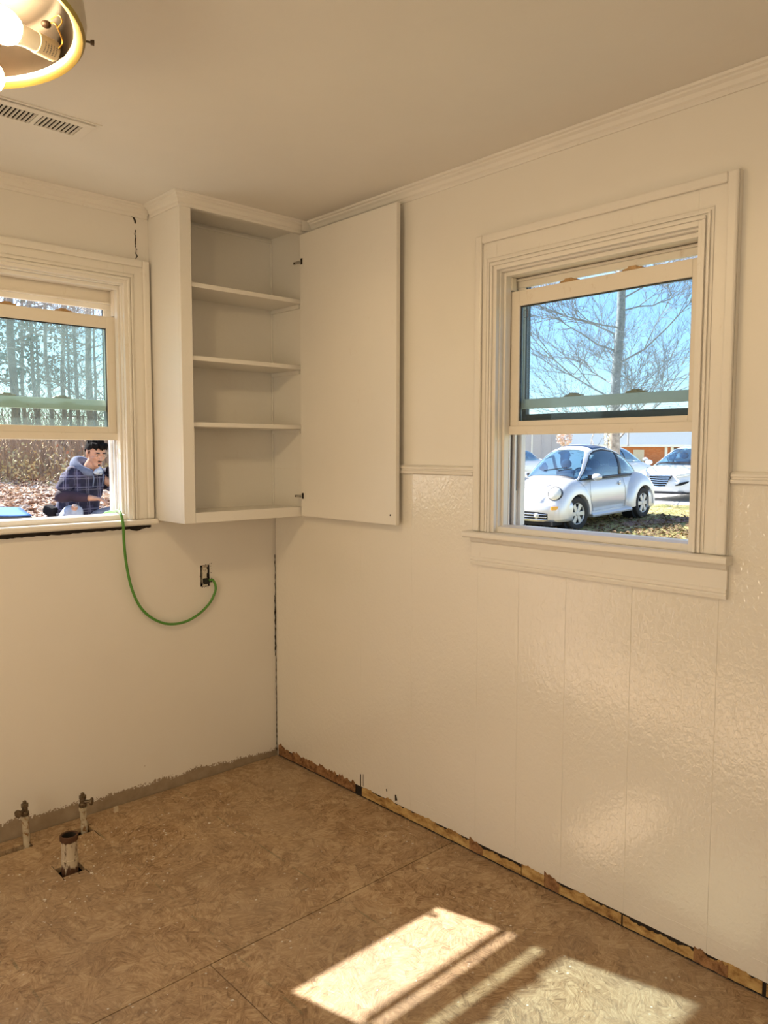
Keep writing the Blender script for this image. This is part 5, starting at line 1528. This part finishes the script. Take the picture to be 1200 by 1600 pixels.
def hand(wr, ha, sg):
    w_, h_ = Vector(J[wr]), Vector(J[ha]); d = (h_ - w_).normalized(); up_ = Vector((0, 0, 1)); sd = d.cross(up_).normalized()
    palm = w_ + d * 0.055
    hb.tube([w_ - d * 0.01, w_ + d * 0.05], [0.026, 0.020], 14)
    hb.ell(palm, (0.040, 0.034, 0.016), 16, 10, Matrix(((d.x, sd.x, 0, 0), (d.y, sd.y, 0, 0), (d.z, sd.z, 1, 0), (0, 0, 0, 1))))
    for k, (o_, L) in enumerate(((-0.027, 0.060), (-0.009, 0.070), (0.009, 0.066), (0.026, 0.052))):
        b0 = palm + d * 0.028 + sd * o_
        b1 = b0 + d * L * 0.5 - up_ * 0.010; b2 = b1 + d * L * 0.28 - up_ * 0.022; b3 = b2 + d * 0.004 - up_ * 0.020
        hb.tube([b0 - d * 0.02, b0, b1, b2, b3], [0.010, 0.010, 0.009, 0.0085, 0.007], 8)
    t0 = palm - d * 0.015 - sd * 0.028 * sg
    hb.tube([t0, t0 - sd * 0.020 * sg + d * 0.018 - up_ * 0.008, t0 - sd * 0.022 * sg + d * 0.045 - up_ * 0.018], [0.013, 0.011, 0.008], 8)
hand('wrR', 'haR', 1); hand('wrL', 'haL', -1)
hb.tube([Vector(J['neckb']), Vector(J['neckt']), hp_(-0.02, 0, -0.03)], [0.060, 0.056, 0.055], 16)
body = hb.build('body', M_skin, None, smooth=True)
body.parent = man
rm = body.modifiers.new('fuse', 'REMESH'); rm.mode = 'VOXEL'; rm.voxel_size = 0.0045; rm.use_smooth_shade = True
sm = body.modifiers.new('soften', 'SMOOTH'); sm.iterations = 4; sm.factor = 0.5
bpy.context.view_layer.update()
fused = bpy.data.meshes.new_from_object(body.evaluated_get(bpy.context.evaluated_depsgraph_get()))
body.modifiers.clear(); body.data = fused; fused.name = 'body'
bmf = bmesh.new(); bmf.from_mesh(fused)
seen, best = set(), []
for v0_ in bmf.verts:
    if v0_ in seen: continue
    stack, comp = [v0_], [v0_]; seen.add(v0_)
    while stack:
        v_ = stack.pop()
        for e_ in v_.link_edges:
            o_ = e_.other_vert(v_)
            if o_ not in seen: seen.add(o_); stack.append(o_); comp.append(o_)
    if len(comp) > len(best): best = comp
keep = set(best)
bmesh.ops.delete(bmf, geom=[v_ for v_ in bmf.verts if v_ not in keep], context='VERTS')
bmf.to_mesh(fused); bmf.free()
# face details and hair ride on the head
def fpt(nm, mat, c, r_, rot=0.0, par=body):
    return MB().ell((0, 0, 0), r_, 12, 8, HM @ Matrix.Translation(c) @ Matrix.Rotation(rot, 4, 'X')).build(nm, mat, par, smooth=True, local=True)
for s_ in (-1, 1):
    fpt('eyebrow', M_feat, (0.086, s_ * 0.030, 0.031), (0.008, 0.021, 0.0048), R(8) * s_)
    e_ = fpt('eye', M_eye, (0.079, s_ * 0.031, 0.007), (0.006, 0.011, 0.0045))
    MB().ell((0, 0, 0), (0.003, 0.006, 0.0045), 10, 8, HM @ Matrix.Translation((0.0845, s_ * 0.031, 0.005))).build('iris', M_feat, e_ if False else body, smooth=True, local=True)
    MB().ell((0, 0, 0), (0.009, 0.015, 0.004), 12, 6, HM @ Matrix.Translation((0.081, s_ * 0.031, 0.014))).build('eyelid', M_skin, body, smooth=True, local=True)
fpt('moustache', M_feat, (0.086, 0, -0.044), (0.008, 0.024, 0.0045))
fpt('lips', M_lip, (0.085, 0, -0.055), (0.006, 0.017, 0.006))
fpt('goatee', M_feat, (0.082, 0, -0.079), (0.006, 0.014, 0.009))
random.seed(15)
hr = MB()
rows_ = []
for i in range(15):
    th = PI * 0.66 * i / 14
    row = []
    for k in range(28):
        a = 2 * PI * k / 28
        fr_ = math.cos(a)          # +1 at the forehead
        lim = interp(fr_, [(-0.75, 1.0), (-0.25, 0.76), (0.35, 0.74), (0.6, 0.60), (1.0, 0.56)])
        t2 = th * lim
        bmp = 1 + 0.05 * noise.noise(Vector((math.sin(t2) * math.cos(a) * 5, math.sin(t2) * math.sin(a) * 5, t2 * 4)))
        row.append(HM @ Vector((-0.014 + 0.106 * bmp * math.sin(t2) * math.cos(a), 0.086 * bmp * math.sin(t2) * math.sin(a), 0.030 + 0.106 * bmp * math.cos(t2))))
    rows_.append(row)
hr.grid(rows_, closed=True)
for k in range(70):      # short tufts all over the crown
    a = random.uniform(0, 6.28); t_ = random.uniform(0.1, 1.05)
    p = HM @ Vector((-0.014 + 0.098 * math.sin(t_) * math.cos(a), 0.080 * math.sin(t_) * math.sin(a), 0.030 + 0.100 * math.cos(t_))); q = HM @ Vector((-0.010 + 0.113 * math.sin(t_ + 0.25) * math.cos(a + 0.2), 0.092 * math.sin(t_ + 0.25) * math.sin(a + 0.2), 0.032 + 0.114 * math.cos(t_ + 0.25)))
    hr.tube([p, (p + q) / 2 + (q - p).normalized() * 0.002, q], [0.012, 0.010, 0.002], 5)
for k in range(26):      # short tufts over the forehead
    a = random.uniform(-1.1, 1.1); p = HM @ Vector((0.072 * math.cos(a) - 0.012, 0.078 * math.sin(a), 0.105)); q = HM @ Vector((0.098 * math.cos(a) - 0.010, 0.088 * math.sin(a), 0.062 + random.uniform(-0.012, 0.012)))
    hr.tube([p, (p + q) / 2 + (HM.to_3x3() @ Vector((0.012, 0, 0.006))), q], [0.012, 0.010, 0.003], 5)
for s_ in (-1, 1):
    hr.ell((0, 0, 0), (0.010, 0.006, 0.018), 10, 8, HM @ Matrix.Translation((0.016, s_ * 0.074, 0.016)))
hr.build('hair', M_hair, body, smooth=True, local=True)

# clothing
jj = dict(hem=((-0.15, 0, 0.28), (0.165, 0.15)), waist=((-0.13, 0, 0.41), (0.165, 0.145)), belly=((-0.075, 0, 0.53), (0.170, 0.145)), chest=((-0.01, 0, 0.665), (0.175, 0.14)), collar=((0.035, 0, 0.765), 0.095), cend=((0.06, 0, 0.795), 0.075),
          shR=((0.015, -0.175, 0.715), 0.085), shL=((0.045, 0.175, 0.715), 0.085), elR=((0.005, -0.285, 0.58), 0.066), elL=((0.17, 0.265, 0.565), 0.066))
jb = [('belly', 'waist'), ('waist', 'hem'), ('belly', 'chest'), ('chest', 'collar'), ('collar', 'cend'), ('chest', 'shR'), ('chest', 'shL'), ('shR', 'elR'), ('shL', 'elL')]
jk = skin('plaid_jacket', jj, jb, M_plaid, body, 2, 2)
tx = bpy.data.textures.new('wrinkle', 'CLOUDS'); tx.noise_scale = 0.09
for o_ in (jk,):
    dm = o_.modifiers.new('wrinkle', 'DISPLACE'); dm.texture = tx; dm.strength = 0.04; dm.mid_level = 0.5
for (a, b, nm) in (('elR', 'wrR', 'sleeve'), ('elL', 'wrL', 'sleeve')):
    A_, B_ = Vector(J[a]), Vector(J[b])
    MB().tube([A_.lerp(B_, -0.06), A_.lerp(B_, 0.1) + Vector((0, 0, -0.006)), A_.lerp(B_, 0.3), A_.lerp(B_, 0.42) + Vector((0, 0, 0.004)), A_.lerp(B_, 0.6), A_.lerp(B_, 0.72), A_.lerp(B_, 0.95)], [0.050, 0.054, 0.050, 0.045, 0.046, 0.039, 0.034], 16).build(nm, M_sleeve, body, smooth=True, local=True, label='dark plum forearm sleeve')
pj = dict(pelvis=((-0.14, 0, 0.29), 0.14), hipR=((-0.12, -0.10, 0.265), 0.105), hipL=((-0.12, 0.10, 0.265), 0.105), mR=((0.02, -0.20, 0.37), 0.093), mL=((0.09, 0.16, 0.34), 0.093), knR=((0.155, -0.290, 0.432), 0.080), knL=((0.29, 0.20, 0.395), 0.078),
          sR=((0.12, -0.25, 0.27), 0.068), sL=((0.21, 0.185, 0.25), 0.068), anR=((0.065, -0.19, 0.11), 0.055), anL=((0.105, 0.17, 0.11), 0.055))
pb = [('pelvis', 'hipR'), ('pelvis', 'hipL'), ('hipR', 'mR'), ('hipL', 'mL'), ('mR', 'knR'), ('mL', 'knL'), ('knR', 'sR'), ('knL', 'sL'), ('sR', 'anR'), ('sL', 'anL')]
skin('jeans', pj, pb, M_jean, body, 2, 0)
MB().ell((0, 0, 0), (0.012, 0.030, 0.022), 14, 8, Matrix.Translation((0.205, -0.335, 0.470)) @ Matrix.Rotation(R(-45), 4, 'Y')).build('knee_rip', M_skin, body, smooth=True, local=True, label='bare knee in a rip')
for k in range(3):
    MB().tube([(0.205 + k * 0.008, -0.362, 0.482 - k * 0.009), (0.213 + k * 0.008, -0.337, 0.490 - k * 0.009), (0.205 + k * 0.008, -0.31, 0.484 - k * 0.009)], 0.0018, 4).build('loose_thread', M_mask, body, local=True)
for s_, to, he in ((-1, 'toR', 'heR'), (1, 'toL', 'heL')):
    a, b = Vector(J[he]), Vector(J[to])
    bt_ = MB().tube([a + (a - b) * 0.12 + Vector((0, 0, 0.012)), a + Vector((0, 0, 0.014)), a.lerp(b, 0.5) + Vector((0, 0, 0.018)), b + Vector((0, 0, 0.010)), b + (b - a) * 0.16 + Vector((0, 0, 0.006))], [0.030, 0.046, 0.046, 0.042, 0.020], 14)
    bt_.tube([a + Vector((0.005, 0, 0.02)), Vector(J['anR' if s_ < 0 else 'anL']) + Vector((0, 0, 0.03))], [0.046, 0.046], 14)
    bt_.build('boot', M_boot, body, smooth=50, local=True)
# hood lying open round the neck, drawstrings, mask under the chin
rows_ = []
for i in range(25):
    a = PI * (0.16 + 1.68 * i / 24)           # open at the front
    cx_, cy_ = 0.055 + 0.095 * math.cos(a), 0.100 * math.sin(a)
    back = 0.5 - 0.5 * math.cos(a)            # 1 at the back
    rz_ = 0.030 + 0.040 * back
    zc_ = 0.792 + 0.030 * back - 0.055 * (1 - back)
    row = []
    for k in range(12):
        b = 2 * PI * k / 12
        rr2 = 0.028 + 0.022 * back
        row.append((cx_ + math.cos(a) * rr2 * math.cos(b) - 0.02 * back, cy_ + math.sin(a) * rr2 * math.cos(b), zc_ + rz_ * math.sin(b) + 0.006 * noise.noise(Vector((a * 3, b * 2, 0)))))
    rows_.append(row)
MB().grid(rows_, closed=True).build('hood', M_hoodm, body, smooth=True, local=True, label='grey-blue hood lying behind the neck')
zf = [Vector((0.155, -0.050, 0.735)), Vector((0.135, -0.045, 0.66)), Vector((0.085, -0.04, 0.56))]
MB().tube([(0.145, -0.065, 0.77), (0.168, -0.062, 0.70), (0.150, -0.058, 0.62)], 0.006, 6).build('zip_edge', M_hoodm, body, smooth=True, local=True)
MB().tube([(0.150, 0.055, 0.77), (0.172, 0.052, 0.70), (0.155, 0.048, 0.62)], 0.006, 6).build('zip_edge', M_hoodm, body, smooth=True, local=True)
mq = Matrix.Translation((0.170, -0.010, 0.755)) @ Matrix.Rotation(R(35), 4, 'Y')
MB().ell((0, 0, 0), (0.026, 0.044, 0.030), 18, 12, mq).ell((0.006, -0.040, -0.006), (0.018, 0.018, 0.018), 12, 8, mq).build('dust_mask', M_mask, body, smooth=True, local=True, label='pale respirator mask hanging under the chin')
MB().lathe([(0.0, 0.012), (0.014, 0.010), (0.015, 0.0), (0.0, 0.0)], 12, mq @ Matrix.Translation((0.028, 0, 0)) @ Matrix.Rotation(PI / 2, 4, 'Y')).build('mask_valve', plain('mask_valve_grey', (0.3, 0.33, 0.4), 0.5), body, smooth=True, local=True)
# dark glove or bag at his hip
MB().box(-0.085, 0.035, -0.045, 0.045, -0.05, 0.045, F=lambda a, b, c: tuple(Matrix.Translation((-0.20, -0.17, 0.40)) @ Matrix.Rotation(R(25), 4, 'Y') @ Vector((a, b, c * (1 + a * 3))))).build('hip_pouch', M_boot, body, bevel=0.02, local=True, label='black pouch at the hip')
